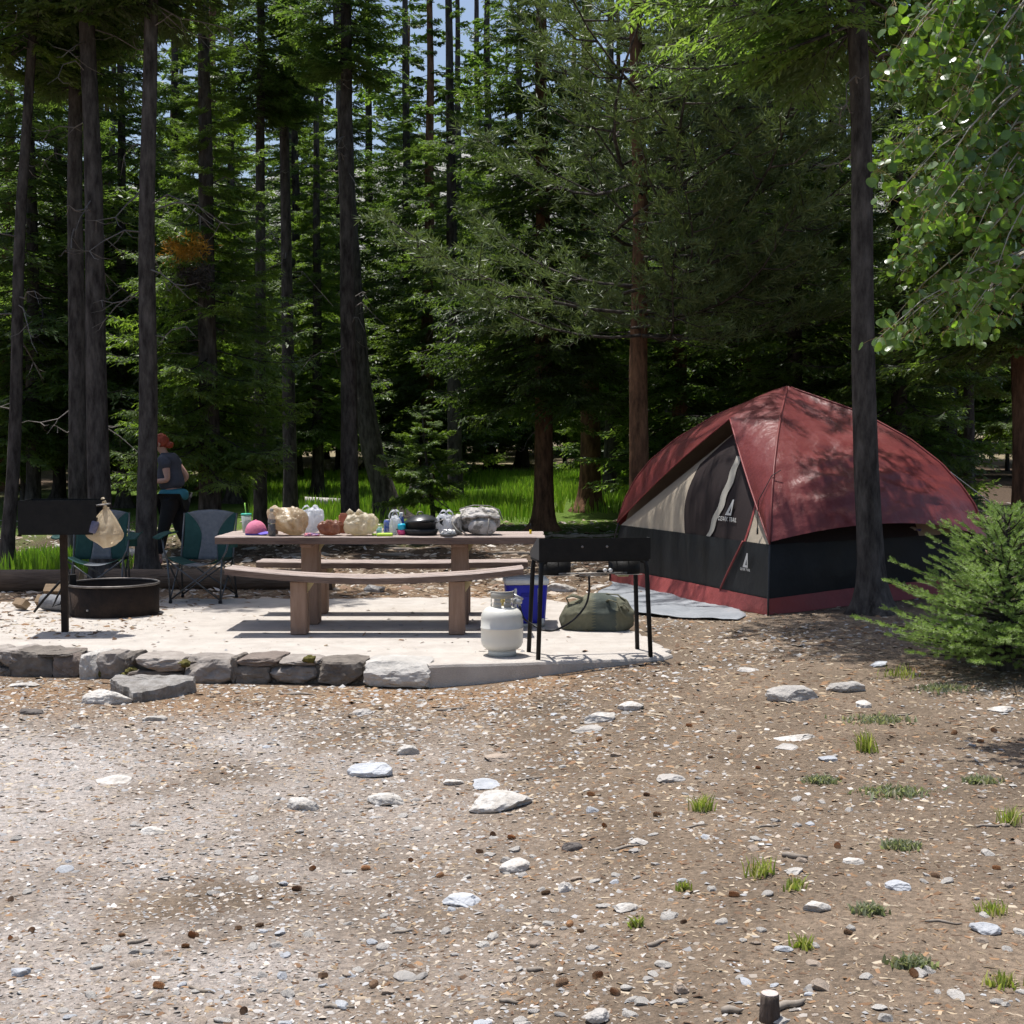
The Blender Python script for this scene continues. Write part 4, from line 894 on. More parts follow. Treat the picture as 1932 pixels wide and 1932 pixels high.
    e = empty('soda_can', T(731, y=11.60), 0, 'blue aluminium drink can behind the white carrier bag', 'can'); mb = MB(); mb.lathe([(.024, 0), (.032, .008), (.032, .105), (.026, .118)], 22); mb.build('can_wall', mat('can_blue', (.03, .09, .45), .3, (.4, .45, .6), scale=22, metal=.6), e, True); mb = MB(); mb.lathe([(.026, .118), (.0265, .122), (.024, .119), (.004, .119)], 22); mb.build('lid', mat('can_top', (.6, .6, .62), .3, metal=.9), e, True)
    ears(stand_bag('plastic_bag', T(745, y=11.50), (.11, .10, .16), white, 12, 'narrow white knotted carrier bag between the blue can and the black pot', top='flat', crumple=.3), white, .06, .17, 2)
    e = empty('water_bottle', T(757, y=11.66), 0, 'blue bottle with a white cap behind the narrow white bag', 'bottle'); mb = MB(); mb.lathe([(.022, 0), (.026, .006), (.026, .11), (.018, .14), (.012, .15)], 20); mb.build('bottle_body', mat('bottle_blue', (.05, .11, .40), .3), e, True); mb = MB(); mb.lathe([(.017, .148), (.017, .178), (.014, .18)], 16); mb.build('cap', mat('cap_white', (.8, .8, .8), .5), e, True)
    e = empty('food_tub', T(758, y=11.46), 0, 'bright cyan tub stacked on a pink bowl beside the pot', 'tub'); mb = MB(); mb.lathe([(.030, .045), (.038, .050), (.036, .085), (.030, .096), (.01, .098)], 22); mb.build('tub_wall', mat('cyan', (.02, .42, .62), .3), e, True)
    e = empty('plastic_bowl', T(758, y=11.46), 0, 'hot pink plastic bowl carrying a cyan tub', 'bowl'); mb = MB(); mb.lathe([(.024, 0), (.036, .016), (.040, .044), (.034, .0455), (.01, .0455)], 22); mb.build('bowl_wall', mat('hot_pink', (.68, .09, .24), .4), e, True)
    # pot on a skillet
    iron = mat('cast_iron', (.018, .018, .019), .42, (.03, .03, .03), scale=30, bump=.15); lidm = mat('pot_lid', (.075, .077, .08), .33, (.05, .05, .052), scale=10, metal=.6)
    e = empty('frying_pan', T(794, y=11.50), .1, 'black cast iron skillet holding up a lidded pot', 'pan'); mb = MB(); mb.lathe([(.11, 0), (.135, .008), (.150, .052), (.144, .052), (.130, .012), (.03, .010)], 32); mb.build('pan_body', iron, e, True)
    mb = MB(); mb.tube([(-.145, -.02, .048), (-.185, -.035, .052), (-.205, -.045, .05)], [.010, .012, .010], 8, flat=.5); mb.build('handle', iron, e, True)
    e = empty('cooking_pot', T(794, y=11.50) + Vector((0, 0, .012)), .1, 'black pot with a shiny domed lid and wire bail', 'pot'); mb = MB(); mb.lathe([(.10, 0), (.118, .01), (.130, .095), (.135, .098)], 32); mb.build('pot_body', iron, e, True)
    rt = Matrix.Rotation(R(-5), 3, 'Y'); mb = MB(); mb.lathe([(.137, .0), (.138, .008), (.128, .016), (.10, .036), (.06, .050), (.02, .056)], 32, c=(0, 0, .103), rot=rt); lid = mb.build('lid', lidm, e, True)
    mb = MB(); mb.tube([rt @ Vector((-.024, 0, .055)) + Vector((0, 0, .103)), rt @ Vector((-.014, 0, .078)) + Vector((0, 0, .103)), rt @ Vector((.014, 0, .078)) + Vector((0, 0, .103)), rt @ Vector((.024, 0, .055)) + Vector((0, 0, .103))], .006, 8); mb.build('knob', WORN, lid, True)
    mb = MB(); mb.tube([(.125, -.05, .09), (.17, -.06, .115), (.215, -.03, .125), (.215, .03, .128), (.17, .06, .118), (.125, .05, .09)], .0035, 6); mb.build('bail', WORN, e, True)
    o = stand_bag('plastic_bag', T(842, y=11.54), (.18, .13, .165), white, 15, 'white carrier bag with a black printed mark between pot and backpack', top='flat', crumple=.32, lean=(-.12, 0)); ears(o, white, .10, .17, 3)
    mb = MB(); mb.grid(lambda u, v: (-.052 + .03 * u, -.069 + .012 * u, .098 + .05 * v - .02 * u), 2, 2, back=.001); mb.build('print', mat('print_black', (.02, .02, .02), .6), o)
    e = empty('serving_tray', T(846, y=11.355), 0, 'small dark tray of crumpled foil before the backpack', 'tray'); mb = MB(); mb.lathe([(.06, 0), (.066, .002), (.072, .020), (.069, .020), (.062, .005), (.01, .004)], 24); mb.build('tray_dish', mat('tray_grey', (.10, .095, .09), .5), e, True)
    for k in range(4): V, F = rock(300 + k, (.05, .035, .045), 2, 5, .3); q = raw('foil', [p + Vector((-.035 + .024 * k, .01 * (-1) ** k, .026)) for p in V], F, mat('foil', (.62, .60, .57), .35, (.45, .42, .40), scale=30, metal=.4) if k == 0 else bpy.data.materials['foil'], e)
    # backpack lying on its back
    camo = mat('pack_canvas', (.19, .175, .155), .85, (.46, .43, .40), scale=9, bump=.5, bscale=30, sharp=(.44, .50)); strap = mat('pack_strap', (.16, .15, .13), .8, (.30, .28, .25), scale=20)
    e = empty('backpack', T(905, y=11.56), .12, 'grey canvas backpack heaped at the end of the table', 'backpack')
    V, F = bag_mesh(33, .34, .26, .225, 'flat', 4, .20); raw('pack_body', V, F, camo, e, smooth=True)
    V, F = bag_mesh(34, .25, .08, .13, 'flat', 3, .2); raw('front_pocket', [p + Vector((.01, -.135, .0)) for p in V], F, camo, e, smooth=True)
    V, F = bag_mesh(35, .10, .16, .17, 'flat', 3, .3); raw('side_pocket', [p + Vector((-.19, -.02, 0)) for p in V], F, camo, e, smooth=True)
    mb = MB(); mb.grid(lambda u, v: (lerp(-.165, .155, u), lerp(-.15, .08, v) , .205 - .06 * (1 - v) ** 2 + .02 * math.sin(3.1 * u) + .012 * nz(u * 5, v * 5)), 16, 8, back=.012); mb.build('flap', camo, e, True)
    for k, pts in enumerate((((-.15, -.12, .20), (-.19, -.14, .13), (-.17, -.15, .05), (-.12, -.165, .006)), ((-.17, .0, .215), (-.05, .01, .245), (.08, .01, .24), (.165, 0, .205), (.19, -.03, .12)), ((.06, -.16, .14), (.055, -.185, .07), (.04, -.19, .008)), ((-.21, -.05, .16), (-.235, -.08, .10), (-.21, -.12, .05), (-.16, -.15, .01)))): mb = MB(); mb.tube(pts, .010, 6, flat=.5); mb.build('strap', strap, e, True)
    e = empty('lighter', T(1001, y=11.62), 0, 'small yellow and black grill lighter standing near the table end', 'lighter'); mb = MB(); mb.lathe([(.009, 0), (.010, .002), (.010, .035), (.008, .036)], 12); mb.build('grip', mat('yellow', (.72, .50, .02), .4), e, True); mb = MB(); mb.lathe([(.007, .036), (.007, .085), (.003, .087)], 12); mb.build('nozzle', BLACK, e, True)

# ---------------------------------------------------------------- fire ring, pedestal grill
def build_fire():
    c = (-3.58, 12.32, 0); e = empty('fire_ring', c, 0, 'black steel campfire ring with a worn rolled rim on the concrete pad', 'fire ring'); r_ = .40
    mb = MB(); mb.lathe([(r_, .002), (r_, .27), (r_ - .006, .27), (r_ - .006, .002)], 64, caps=False)
    mb.V += []; mb.build('ring_wall', RUST, e, True)
    mb = MB(); mb.tube([(r_ * math.cos(a), r_ * math.sin(a), .272) for a in np.linspace(0, 2 * math.pi, 65)], .011, 8, caps=False); mb.build('rim', mat('rim_steel', (.20, .18, .165), .45, (.07, .06, .055), scale=8, metal=.6), e, True)
    mb = MB(); mb.lathe([(.01, .004), (.2, .02), (.3, .012), (r_ - .008, .006)], 40, caps=False); mb.build('ash_bed', mat('ash', (.12, .11, .105), .95, (.05, .045, .04), scale=14, bump=.8), e, True)
    for a in (-.28, -2.4, 1.2): mb = MB(); mb.lathe([(.055, .0), (.055, .010), (.05, .011)], 16, c=((r_ + .03) * math.cos(a), (r_ + .03) * math.sin(a), 0)); mb.build('anchor_tab', RUST, e)
    for a in (-1.86, -1.17): 
        q = Vector((math.cos(a), math.sin(a), 0)); mb = MB(); mb.lathe([(.011, 0), (.011, .008), (.006, .012)], 12, c=q * (r_ - .001) + Vector((0, 0, .07)), rot=Vector((0, 0, 1)).rotation_difference(q).to_matrix()); mb.build('bolt', WORN if a < -1.5 else RUST, e, True)
    mb = MB(); mb.box((-.30, -.20, .30), (.06, .03, .14), rot=Matrix.Rotation(.7, 3, 'Z'), bev=.004); mb.build('grate_bracket', BLACK, e)
    mb = MB(); mb.tube([(-.33, -.23, .36), (-.40, -.26, .30), (-.52, -.30, .16), (-.60, -.33, .05)], .011, 8); mb.tube([(-.34, -.24, .34), (-.40, -.32, .18), (-.43, -.34, .10), (-.37, -.32, .12), (-.33, -.25, .30)], .009, 8); mb.build('grate_handle', BLACK, e, True)
    mb = MB()
    for k in range(9): y = -.28 + .07 * k; h = math.sqrt(.34 ** 2 - y * y); mb.tube([(-h, y, .20), (h, y, .20)], .006, 6)
    mb.tube([(0, -.33, .192), (0, .33, .192)], .008, 6); mb.build('grate', BLACK, e, True)
    # pedestal grill
    g = empty('pedestal_grill', (-3.62, 11.1, 0), R(4), 'black steel park grill box on a single square post', 'grill')
    mb = MB(); mb.box((0, 0, .40), (.052, .052, .80), bev=.004); mb.build('post', RUST, g)
    mb = MB(); t = .006; W, D, z0, z1 = .61, .38, .80, 1.07
    mb.box((0, 0, z0 + .003), (W, D, t)); mb.box((0, -D / 2 + t / 2, (z0 + z1) / 2 + .003), (W, t, z1 - z0)); mb.box((0, D / 2 - t / 2, (z0 + z1) / 2 + .003), (W, t, z1 - z0)); mb.box((-W / 2 + t / 2, 0, (z0 + z1) / 2 + .002), (t, D - .013, z1 - z0 - .004)); mb.build('fire_box', BLACK, g)
    mb = MB(); mb.box((W / 2 - t / 2, 0, z0 + .07), (t, D - .013, .13)); mb.add([(W / 2, -D / 2 + .01, z1 + .002), (W / 2, -D / 2 + .004, z1 + .002), (W / 2 + .15, -D / 2 + .004, z1 + .03), (W / 2 + .15, -D / 2 + .01, z1 + .03), (W / 2, -D / 2 + .01, z1 - .02), (W / 2, -D / 2 + .004, z1 - .02)], [(0, 1, 2, 3), (4, 3, 2, 5), (0, 3, 4), (1, 5, 2)]); mb.build('side_wing', BLACK, g)
    mb = MB()
    for k in range(12): x = -.27 + .049 * k; mb.tube([(x, -.17, z1 - .045), (x, .17, z1 - .045)], .005, 6)
    mb.tube([(-.30, -.165, z1 - .052), (.30, -.165, z1 - .052)], .006, 6); mb.tube([(-.30, .165, z1 - .052), (.30, .165, z1 - .052)], .006, 6); mb.build('cooking_grate', BLACK, g, True)
    for y in (-.17, -.07): mb = MB(); mb.tube([(.29, y, z1 - .04), (.36, y, z1 - .032), (.385, y + .02, z1 - .03)], .0065, 8); mb.build('handle', WORN, g, True)
    # bag hanging from the grill handles
    film_b = mat('film_trash', (.60, .47, .30), .35, (.80, .70, .53), scale=9, bump=.5, bscale=18, spec=.5, transl=((1, 1, 1), .45), alpha=.93)
    h = empty('trash_bag', (-3.26, 11.02, .685), 0, 'cream plastic bag of trash knotted to the handle of the grill', 'bag')
    def tear(u, v):
        a = 2 * math.pi * u; r_ = (math.sin(math.pi * min(1, v / .34) / 2) ** .6 if v < .34 else lerp(1, .10, ((v - .34) / .62) ** 1.15 if v < .96 else 1)); fold = 1 + .22 * sstep(.3, .95, v) * nz(math.cos(a) * 4.5, math.sin(a) * 4.5, v * .6) + .10 * nz(math.cos(a) * 1.6 + 4, math.sin(a) * 1.6, v * 2) - .06 * max(0, 1 - 7 * abs(nz(math.cos(a) * 1.5, math.sin(a) * 1.5 + 3, v * 2)))
        x = .15 * r_ ** .8 * fold * math.cos(a) + (.012 - .03 * (1 - v)) ; return (x, .105 * r_ * fold * math.sin(a), .33 * v + .05 * max(0, -math.cos(a)) * (1 - v) ** 2)
    mb = MB(); mb.grid(tear, 72, 40); mb.build('bag_film', film_b, h, True)
    mb = MB(); mb.tube([(.0, 0, .32), (.005, -.01, .37), (-.008, -.02, .405), (-.02, 0, .40), (-.012, .02, .36), (.005, .02, .32)], [.016, .013, .011, .011, .012, .014], 8); mb.build('knot', film_b, h, True)
    rt = Matrix.Rotation(.28, 3, 'Y'); mb = MB(); mb.lathe([(.030, 0), (.032, .01), (.032, .085), (.026, .095)], 16, c=(-.075, -.082, .13), rot=rt); mb.build('can_inside', mat('can_in_bag', (.10, .10, .16), .4, (.18, .17, .24), scale=30), h, True)

# ---------------------------------------------------------------- camp chairs
def build_chairs():
    green = mat('chair_green', (.012, .052, .046), .75, (.022, .075, .065), scale=12, bump=.2, bscale=200); meshm = mat('chair_mesh', (.15, .16, .175), .8, (.20, .21, .225), scale=30, alpha=.82); pole = mat('chair_pole', (.10, .105, .11), .35, metal=.7); cap = mat('chair_plastic', (.015, .015, .016), .5)
    def chair(loc, rz, label):
        e = empty('camp_chair', loc, rz, label, 'camp chair', 'folding camp chairs by the fire ring')
        # faces -y; local seat
        ft = [(-.24, -.24, 0), (.24, -.24, 0), (.27, .24, 0), (-.27, .24, 0)]
        def backp(u, v):   # u across, v up from seat rear to top
            x = lerp(-.255, .255, u) * (1 + .02 * v); sag = .05 * (1 - (2 * u - 1) ** 2)
            return Vector((x * (1 - .10 * math.sin(math.pi * v) * .6), .17 + .15 * v + sag * (1 - .3 * v), .40 + .43 * v + .035 * (1 - (2 * u - 1) ** 2) * v - (.02 * (1 - v))))
        def seatp(u, v):
            x = lerp(-.26, .26, u); s_ = (1 - (2 * u - 1) ** 2); return Vector((x, lerp(-.26, .20, v), .43 - .03 * v - .075 * s_ * (1 - .2 * v) + .01 * (2 * u - 1) ** 2))
        def strip(fn, ua, ub, name, m, nv=14):
            mb = MB(); mb.grid(lambda p, v: fn(lerp(ua(v), ub(v), p), v), 8, nv, back=.004); mb.build(name, m, e, True)
        hl = lambda v: .30 - .26 * max(0, (v - .45) / .55) ** 1.6 + .04 * math.sin(3 * v); hr = lambda v: 1 - hl(v)
        z = lambda v: 0.0; o = lambda v: 1.0
        strip(backp, z, hl, 'back_side_panel', green); strip(backp, hl, hr, 'back_mesh', meshm); strip(backp, hr, o, 'back_side_panel', green)
        sl_ = lambda v: .30; sr = lambda v: .70
        strip(seatp, z, sl_, 'seat_side_panel', green, 8); strip(seatp, sl_, sr, 'seat_mesh', meshm, 8); strip(seatp, sr, o, 'seat_side_panel', green, 8)
        r_ = .0095
        for s in (-1, 1):
            mb = MB(); mb.tube([(s * .27, .25, .02), (s * .258, .18, .41), (s * .262, .325, .83)], r_, 8); mb.build('back_pole', pole, e, True)
            mb = MB(); mb.tube([(s * .24, -.25, .02), (s * .262, -.26, .42)], r_, 8); mb.build('front_leg', pole, e, True)
            mb = MB(); mb.tube([(s * .262, -.26, .42), (s * .30, -.24, .50), (s * .315, -.22, .58), (s * .325, -.2, .615)], r_, 8); mb.build('arm_post', pole, e, True)
            mb = MB(); mb.grid(lambda u, v: (s * (.30 + .10 * u) , lerp(-.27, .24, v), .625 + .025 * v - .018 * math.sin(math.pi * u) + .012 * math.sin(math.pi * v)), 4, 10, back=.012); mb.build('armrest', green, e, True)
            # side X
            for (a, b) in (((s * .245, -.25, .03), (s * .26, .18, .40)), ((s * .268, .25, .03), (s * .262, -.26, .41))): mb = MB(); mb.tube([a, b], r_ * .85, 8); mb.build('side_brace', pole, e, True)
        for (a, b) in (((-.245, -.25, .03), (.262, -.262, .41)), ((.245, -.262, .03), (-.262, -.25, .41)), ((-.27, .25, .03), (.26, .18, .40)), ((.27, .262, .03), (-.26, .19, .40))): mb = MB(); mb.tube([a, b], r_ * .85, 8); mb.build('cross_brace', pole, e, True)
        for x, y in ((-.24, -.25), (.24, -.25), (-.27, .25), (.27, .25)): mb = MB(); mb.lathe([(.018, 0), (.017, .02), (.013, .035)], 10, c=(x, y, 0)); mb.build('foot', cap, e, True)
        mb = MB(); mb.grid(lambda u, v: ((.33 + .055 * math.cos(2 * math.pi * u)), -.14 + .055 * math.sin(2 * math.pi * u), .53 + .085 * v), 16, 3); mb.build('cup_holder', green, e, True)
    chair((-3.0, 13.30, .002), R(-3), 'green and grey camp chair in the open beside the picnic table')
    chair((-4.02, 13.35, .002), R(9), 'green and grey camp chair half hidden behind the fire ring')

# ---------------------------------------------------------------- wood
def logm(name, a, b, r_, m_bark, m_end, label, cat, parent=None, split=False, group=None, n=14, seed=0):
    a, b = Vector(a), Vector(b); e = empty(name, (a + b) / 2, 0, label, cat, group); c = (a + b) / 2; d = (b - a); mb = MB(); k = max(4, int(d.length / .25)); pts = [a - c + d * (i / k) + Vector((0, 0, .02 * r_ * math.sin(i * 1.9 + seed))) for i in range(k + 1)]
    mb.tube(pts, [r_ * (1 + .07 * nz(i * .9, seed)) for i in range(k + 1)], 4 if split else n, caps=False); mb.build('bark', m_bark, e, not split)
    for q, s in ((pts[0], -1), (pts[-1], 1)):
        mb = MB(); dn = d.normalized(); mb.tube([q - dn * s * .004, q + dn * s * .003], [r_ * .985, r_ * .95], 4 if split else n); mb.build('cut_end', m_end, e)
    return e
def build_wood():
    bk = mat('log_bark', (.17, .12, .085), .9, (.085, .06, .045), scale=8, bump=.8, stretch=(.3, 2, 2)); en = mat('log_end', (.40, .30, .19), .85, (.27, .19, .11), scale=18); gr = mat('log_grey', (.15, .155, .165), .85, (.24, .24, .245), scale=8, bump=.6); sp = mat('split_wood', (.27, .19, .115), .85, (.17, .12, .075), scale=7, stretch=(.3, 3, 3))
    wt = mat('log_white', (.62, .59, .54), .9, (.34, .31, .28), scale=6, bump=.7)
    z = lambda x, y, r_: gz(x, y) + r_ * .85
    logm('log', (-4.55, 14.5, z(-4.55, 14.5, .12)), (-8.2, 14.2, z(-8.2, 14.2, .12)), .125, bk, en, 'long border log lying on the dirt beside the firewood', 'log', seed=2)
    logm('log', (-1.9, 14.62, z(-1.9, 14.62, .11)), (-4.35, 14.72, z(-4.35, 14.72, .11)), .115, bk, en, 'long border log lying behind the two camp chairs', 'log', seed=4)
    logm('firewood', (-4.28, 12.55, .075), (-4.02, 12.42, .075), .072, gr, en, 'grey round of firewood with a pale cut end by the fire ring', 'firewood', seed=1)
    logm('firewood', (-4.42, 12.78, .055), (-4.02, 12.72, .055), .062, sp, en, 'split orange firewood lying lowest in the little stack', 'firewood', split=True, seed=2)
    logm('firewood', (-4.36, 12.84, .15), (-3.98, 12.80, .15), .062, sp, en, 'split orange firewood lying on top of the little stack', 'firewood', split=True, seed=3)
    logm('firewood', (-4.55, 12.60, .06), (-4.42, 12.48, .06), .05, sp, en, 'short stub of split firewood at the end of the stack', 'firewood', split=True, seed=5)
    logm('log', (-6.3, 19.0, gz(-6.3, 19) + .05), (-4.6, 18.4, gz(-4.6, 18.4) + .05), .06, wt, en, 'bleached thin log lying on the ground behind the pedestal grill', 'log', seed=6)
    b0 = at(575, 936, y=26.5); b1 = at(645, 934, y=26.5); logm('log', (b0.x, 26.5, gz(b0.x, 26.5) + .10), (b1.x, 26.6, gz(b1.x, 26.6) + .05), .10, wt, en, 'white bleached log lying in the meadow grass', 'log', seed=7)
    p = at(795, 940, y=27.0); e = empty('tree_stump', (p.x, 27.0, gz(p.x, 27) - .03), 0, 'old grey stump standing in the meadow grass', 'stump'); mb = MB()
    mb.lathe([(.34, 0), (.27, .15), (.235, .4), (.225, .62), (.20, .66)], 16); mb.build('stump_wood', mat('old_stump', (.12, .105, .095), .9, (.22, .20, .185), scale=7, bump=.9, stretch=(2, 2, .3)), e, True)
    # surface roots by the rusty trunk and the dirt bank
    rg = random.Random(5); rm = mat('root', (.22, .17, .13), .9, (.36, .31, .26), scale=9)
    for k in range(16):
        px = rg.choice((955, 985, 1075, 1160, 690, 610, 760, 1120)) + rg.uniform(-30, 30); y = rg.uniform(17.5, 21.5); q = at(px, 980, y=y); L = rg.uniform(.5, 1.3); a = rg.uniform(-.5, .5); mb = MB(); pts = []
        for i in range(7):
            t = i / 6 - .5; x, yy = q.x + L * t * math.cos(a), y + L * t * math.sin(a) + .08 * math.sin(i * 1.4 + k); pts.append((x - q.x, yy - y, gz(x, yy) - gz(q.x, y) + .012 - .02 * abs(t)))
        mb.tube(pts, [.012, .026, .034, .034, .03, .022, .01], 6); o = mb.build('tree_root', rm, smooth=True); o.location = (q.x, y, gz(q.x, y)); tag(o, 'bare weathered tree root running over the dirt bank behind the table', 'root', 'bare roots on the bank')

# ---------------------------------------------------------------- stove, tank, cooler, duffel
def build_stove():
    c = Vector((.558, 9.92, 0)); yaw = math.atan2(.14, .822)
    e = empty('camp_stove', c, yaw, 'black two-burner camp stove with windscreen on four splayed legs', 'camp stove')
    for sx, sy in ((-1, -1), (1, -1), (1, 1), (-1, 1)):
        mb = MB(); b = Vector((sx * .41, sy * .185, 0)); k = Vector((sx * .385, sy * .16, .62)); t1 = Vector((sx * .378, sy * .152, .675)); t2 = Vector((sx * .345, sy * .14, .692)); mb.tube([b, b.lerp(k, .5), k, t1, t2], .0165, 10); mb.build('leg', BLACK, e, True)
    mb = MB()
    for y in (-.15, .15): mb.box((0, y, .696), (.80, .022, .018))
    for x in (-.395, -.13, .13, .395): mb.box((x, 0, .695), (.022, .278, .016))
    mb.build('frame', BLACK, e)
    mb = MB(); mb.box((.005, -.168, .778), (.81, .004, .155)); mb.build('windscreen_back', BLACK, e)
    for s in (-1, 1):
        mb = MB(); x = s * .402; V = [(x, -.165, .702), (x, .17, .702), (x, .17, .745), (x, -.10, .855), (x, -.165, .855)]; n = 5; mb.add(V + [(a + .004, b, c_) for a, b, c_ in V], [tuple(range(n)), tuple(range(2 * n - 1, n - 1, -1))] + [(k, (k + 1) % n, n + (k + 1) % n, n + k) for k in range(n)]); mb.build('windscreen_side', mat('screen_grey', (.085, .086, .088), .5, metal=.3) if s < 0 else bpy.data.materials['screen_grey'], e)
    for x in (-.09, .09): mb = MB(); mb.lathe([(.009, 0), (.009, .006), (.004, .009)], 10, c=(x, -.1705, .795), rot=Matrix.Rotation(R(90), 3, 'X')); mb.build('bolt', WORN, e, True)
    for x in (-.255, .26):
        mb = MB(); mb.lathe([(.112, .585), (.116, .59), (.116, .685), (.112, .685), (.112, .592)], 32, c=(x, 0, 0), caps=False); mb.build('burner_shield', BLACK, e, True)
        mb = MB(); mb.lathe([(.03, .60), (.055, .62), (.06, .645), (.02, .652)], 20, c=(x, 0, 0)); mb.build('burner', mat('burner_iron', (.05, .05, .05), .6), e, True)
        mb = MB()
        for k in range(8): a = math.pi * k / 4; mb.box((x + .075 * math.cos(a), .075 * math.sin(a), .704), (.11, .006, .012), rot=Matrix.Rotation(a, 3, 'Z'))
        mb.build('pot_support', BLACK, e)
        mb = MB(); mb.box((x, -.13, .588), (.20, .025, .003)); mb.build('heat_tray', WORN, e)
    mb = MB(); mb.tube([(-.25, -.118, .600), (.25, -.118, .600)], .0065, 8); mb.tube([(-.1, -.122, .586), (.1, -.122, .586)], .005, 8); mb.build('gas_pipe', WORN, e, True)
    for x in (.085, .125): mb = MB(); mb.lathe([(.014, 0), (.014, .018), (.009, .022)], 14, c=(x, -.125, .622), rot=Matrix.Rotation(R(90), 3, 'X')); mb.build('valve_knob', mat('knob_white', (.7, .7, .68), .4) if x < .1 else bpy.data.materials['knob_white'], e, True)
    mb = MB(); mb.box((.08, -.108, .612), (.10, .02, .02)); mb.build('valve_block', BLACK, e)
    mb = MB(); mb.box((.25, .0, .578), (.075, .05, .028), bev=.004); mb.build('label_plate', mat('label_green', (.32, .36, .16), .6, (.5, .5, .35), scale=50), e)
    # hose hangs from the stove to the tank
    M = Matrix.Translation(c) @ Matrix.Rotation(yaw, 4, 'Z'); s0 = M @ Vector((-.03, -.122, .582)); t0 = Vector((.055, 9.87, .36))
    pts = [s0, s0 + Vector((.0, -.005, -.12)), s0 + Vector((-.03, -.01, -.22)), s0 + Vector((-.12, -.02, -.32)), s0 + Vector((-.24, -.02, -.385)), s0 + Vector((-.33, -.015, -.385)), Vector((.15, 9.85, .225)), Vector((.085, 9.86, .27)), t0]
    def cr(p, q, r_, s, t): return .5 * ((2 * q) + (r_ - p) * t + (2 * p - 5 * q + 4 * r_ - s) * t * t + (3 * q - p - 3 * r_ + s) * t ** 3)
    P = [pts[0]] + pts + [pts[-1]]; C = [cr(P[i], P[i + 1], P[i + 2], P[i + 3], k / 5) for i in range(len(pts) - 1) for k in range(5)] + [pts[-1]]
    mb = MB(); mb.tube(C, .0075, 8); o = mb.build('gas_hose', mat('rubber', (.014, .014, .014), .5), smooth=True); tag(o, 'black rubber gas hose sagging from the stove to the tank', 'hose')
    # propane tank
    t = empty('propane_tank', (-.072, 9.89, 0), .15, 'off-white propane tank standing on the pad beside the camp stove', 'propane tank')
    wm = mat('tank_paint', (.66, .645, .585), .38, (.62, .60, .54), scale=4, bump=.06, bscale=60, spec=.5)
    prof = [(.05, .032), (.085, .036), (.115, .046), (.138, .064), (.150, .09), (.1525, .115), (.1525, .196), (.1555, .198), (.1555, .204), (.1525, .206), (.1525, .27), (.149, .298), (.138, .322), (.115, .342), (.08, .354), (.04, .358), (.005, .359)]
    mb = MB(); mb.lathe(prof, 48); mb.build('tank_body', wm, t, True)
    mb = MB(); V = []; n = 48
    mb.lathe([(.102, .002), (.104, .002), (.100, .045), (.098, .045)], 40, caps=False); mb.build('foot_ring', wm, t, True)
    mb = MB()
    for a0, a1 in ((R(178), R(352)),):
        nn = 30
        for zz0, zz1, sel in ((.350, .388, lambda q: q % 10 not in (4, 5)), (.388, .414, lambda q: q % 10 not in (3, 4, 5, 6)), (.414, .462, lambda q: True)):
            for q in range(nn):
                if not sel(q): continue
                b0, b1 = lerp(a0, a1, q / nn), lerp(a0, a1, (q + 1) / nn); V = []
                for r_ in (.080, .083):
                    for b_ in (b0, b1):
                        for z_ in (zz0, zz1): V.append((r_ * math.cos(b_), r_ * math.sin(b_), z_))
                mb.add(V, [(0, 2, 3, 1), (4, 5, 7, 6), (0, 1, 5, 4), (2, 6, 7, 3), (1, 3, 7, 5), (0, 4, 6, 2)])
    mb.tube([(.0815 * math.cos(b_), .0815 * math.sin(b_), .463) for b_ in np.linspace(R(178), R(352), 26)], .0045, 8); mb.build('collar', mat('collar_grey', (.42, .40, .35), .5), t, True)
    brass = mat('brass', (.45, .36, .14), .35, metal=.8)
    mb = MB(); mb.lathe([(.022, .352), (.022, .375), (.016, .380), (.016, .41), (.01, .412)], 16); mb.tube([(0, 0, .395), (.05, 0.01, .395)], .011, 10); mb.build('valve', brass, t, True)
    mb = MB(); mb.tube([(.05, .01, .395), (.09, .012, .395)], .016, 12); mb.lathe([(.03, 0), (.032, .01), (.03, .035), (.015, .04)], 14, c=(.115, -.005, .372)); mb.tube([(.08, -.02, .44), (.15, -.02, .405)], .008, 8); mb.tube([(.115, -.01, .40), (.125, -.012, .36), (.127, -.01, .345)], .012, 8); mb.build('regulator', mat('regulator_grey', (.55, .54, .52), .4, metal=.5), t, True)
    # cooler
    k = empty('cooler', (.115, 11.52, 0), .06, 'blue hard-sided cooler with a white lid under the table end', 'cooler'); bl = mat('cooler_blue', (.012, .018, .40), .45, (.016, .024, .34), scale=5); wh = mat('cooler_white', (.66, .66, .63), .5, (.55, .55, .53), scale=10)
    mb = MB(); sec = []
    for zz, sx, sy in ((.03, .155, .135), (.06, .16, .14), (.345, .178, .150), (.350, .178, .150)):
        sec.append([(sx * math.copysign(abs(math.cos(a)) ** .35, math.cos(a)), sy * math.copysign(abs(math.sin(a)) ** .35, math.sin(a)), zz) for a in np.linspace(0, 2 * math.pi, 33)[:-1]])
    nn = 32; V = [p for q in sec for p in q]; F = [(i * nn + j, i * nn + (j + 1) % nn, (i + 1) * nn + (j + 1) % nn, (i + 1) * nn + j) for i in range(3) for j in range(nn)] + [tuple(range(nn - 1, -1, -1))]; mb.add(V, F); mb.build('cooler_body', bl, k, True)
    mb = MB(); mb.box((0, 0, .378), (.372, .315, .054), bev=.014); lid = mb.build('lid', wh, k); mb = MB(); mb.box((0, 0, .4085), (.31, .25, .009), bev=.004); mb.build('lid_panel', wh, lid)
    mb = MB(); mb.box((0, 0, .0175), (.29, .25, .034), bev=.01); mb.build('foot_tray', wh, k)
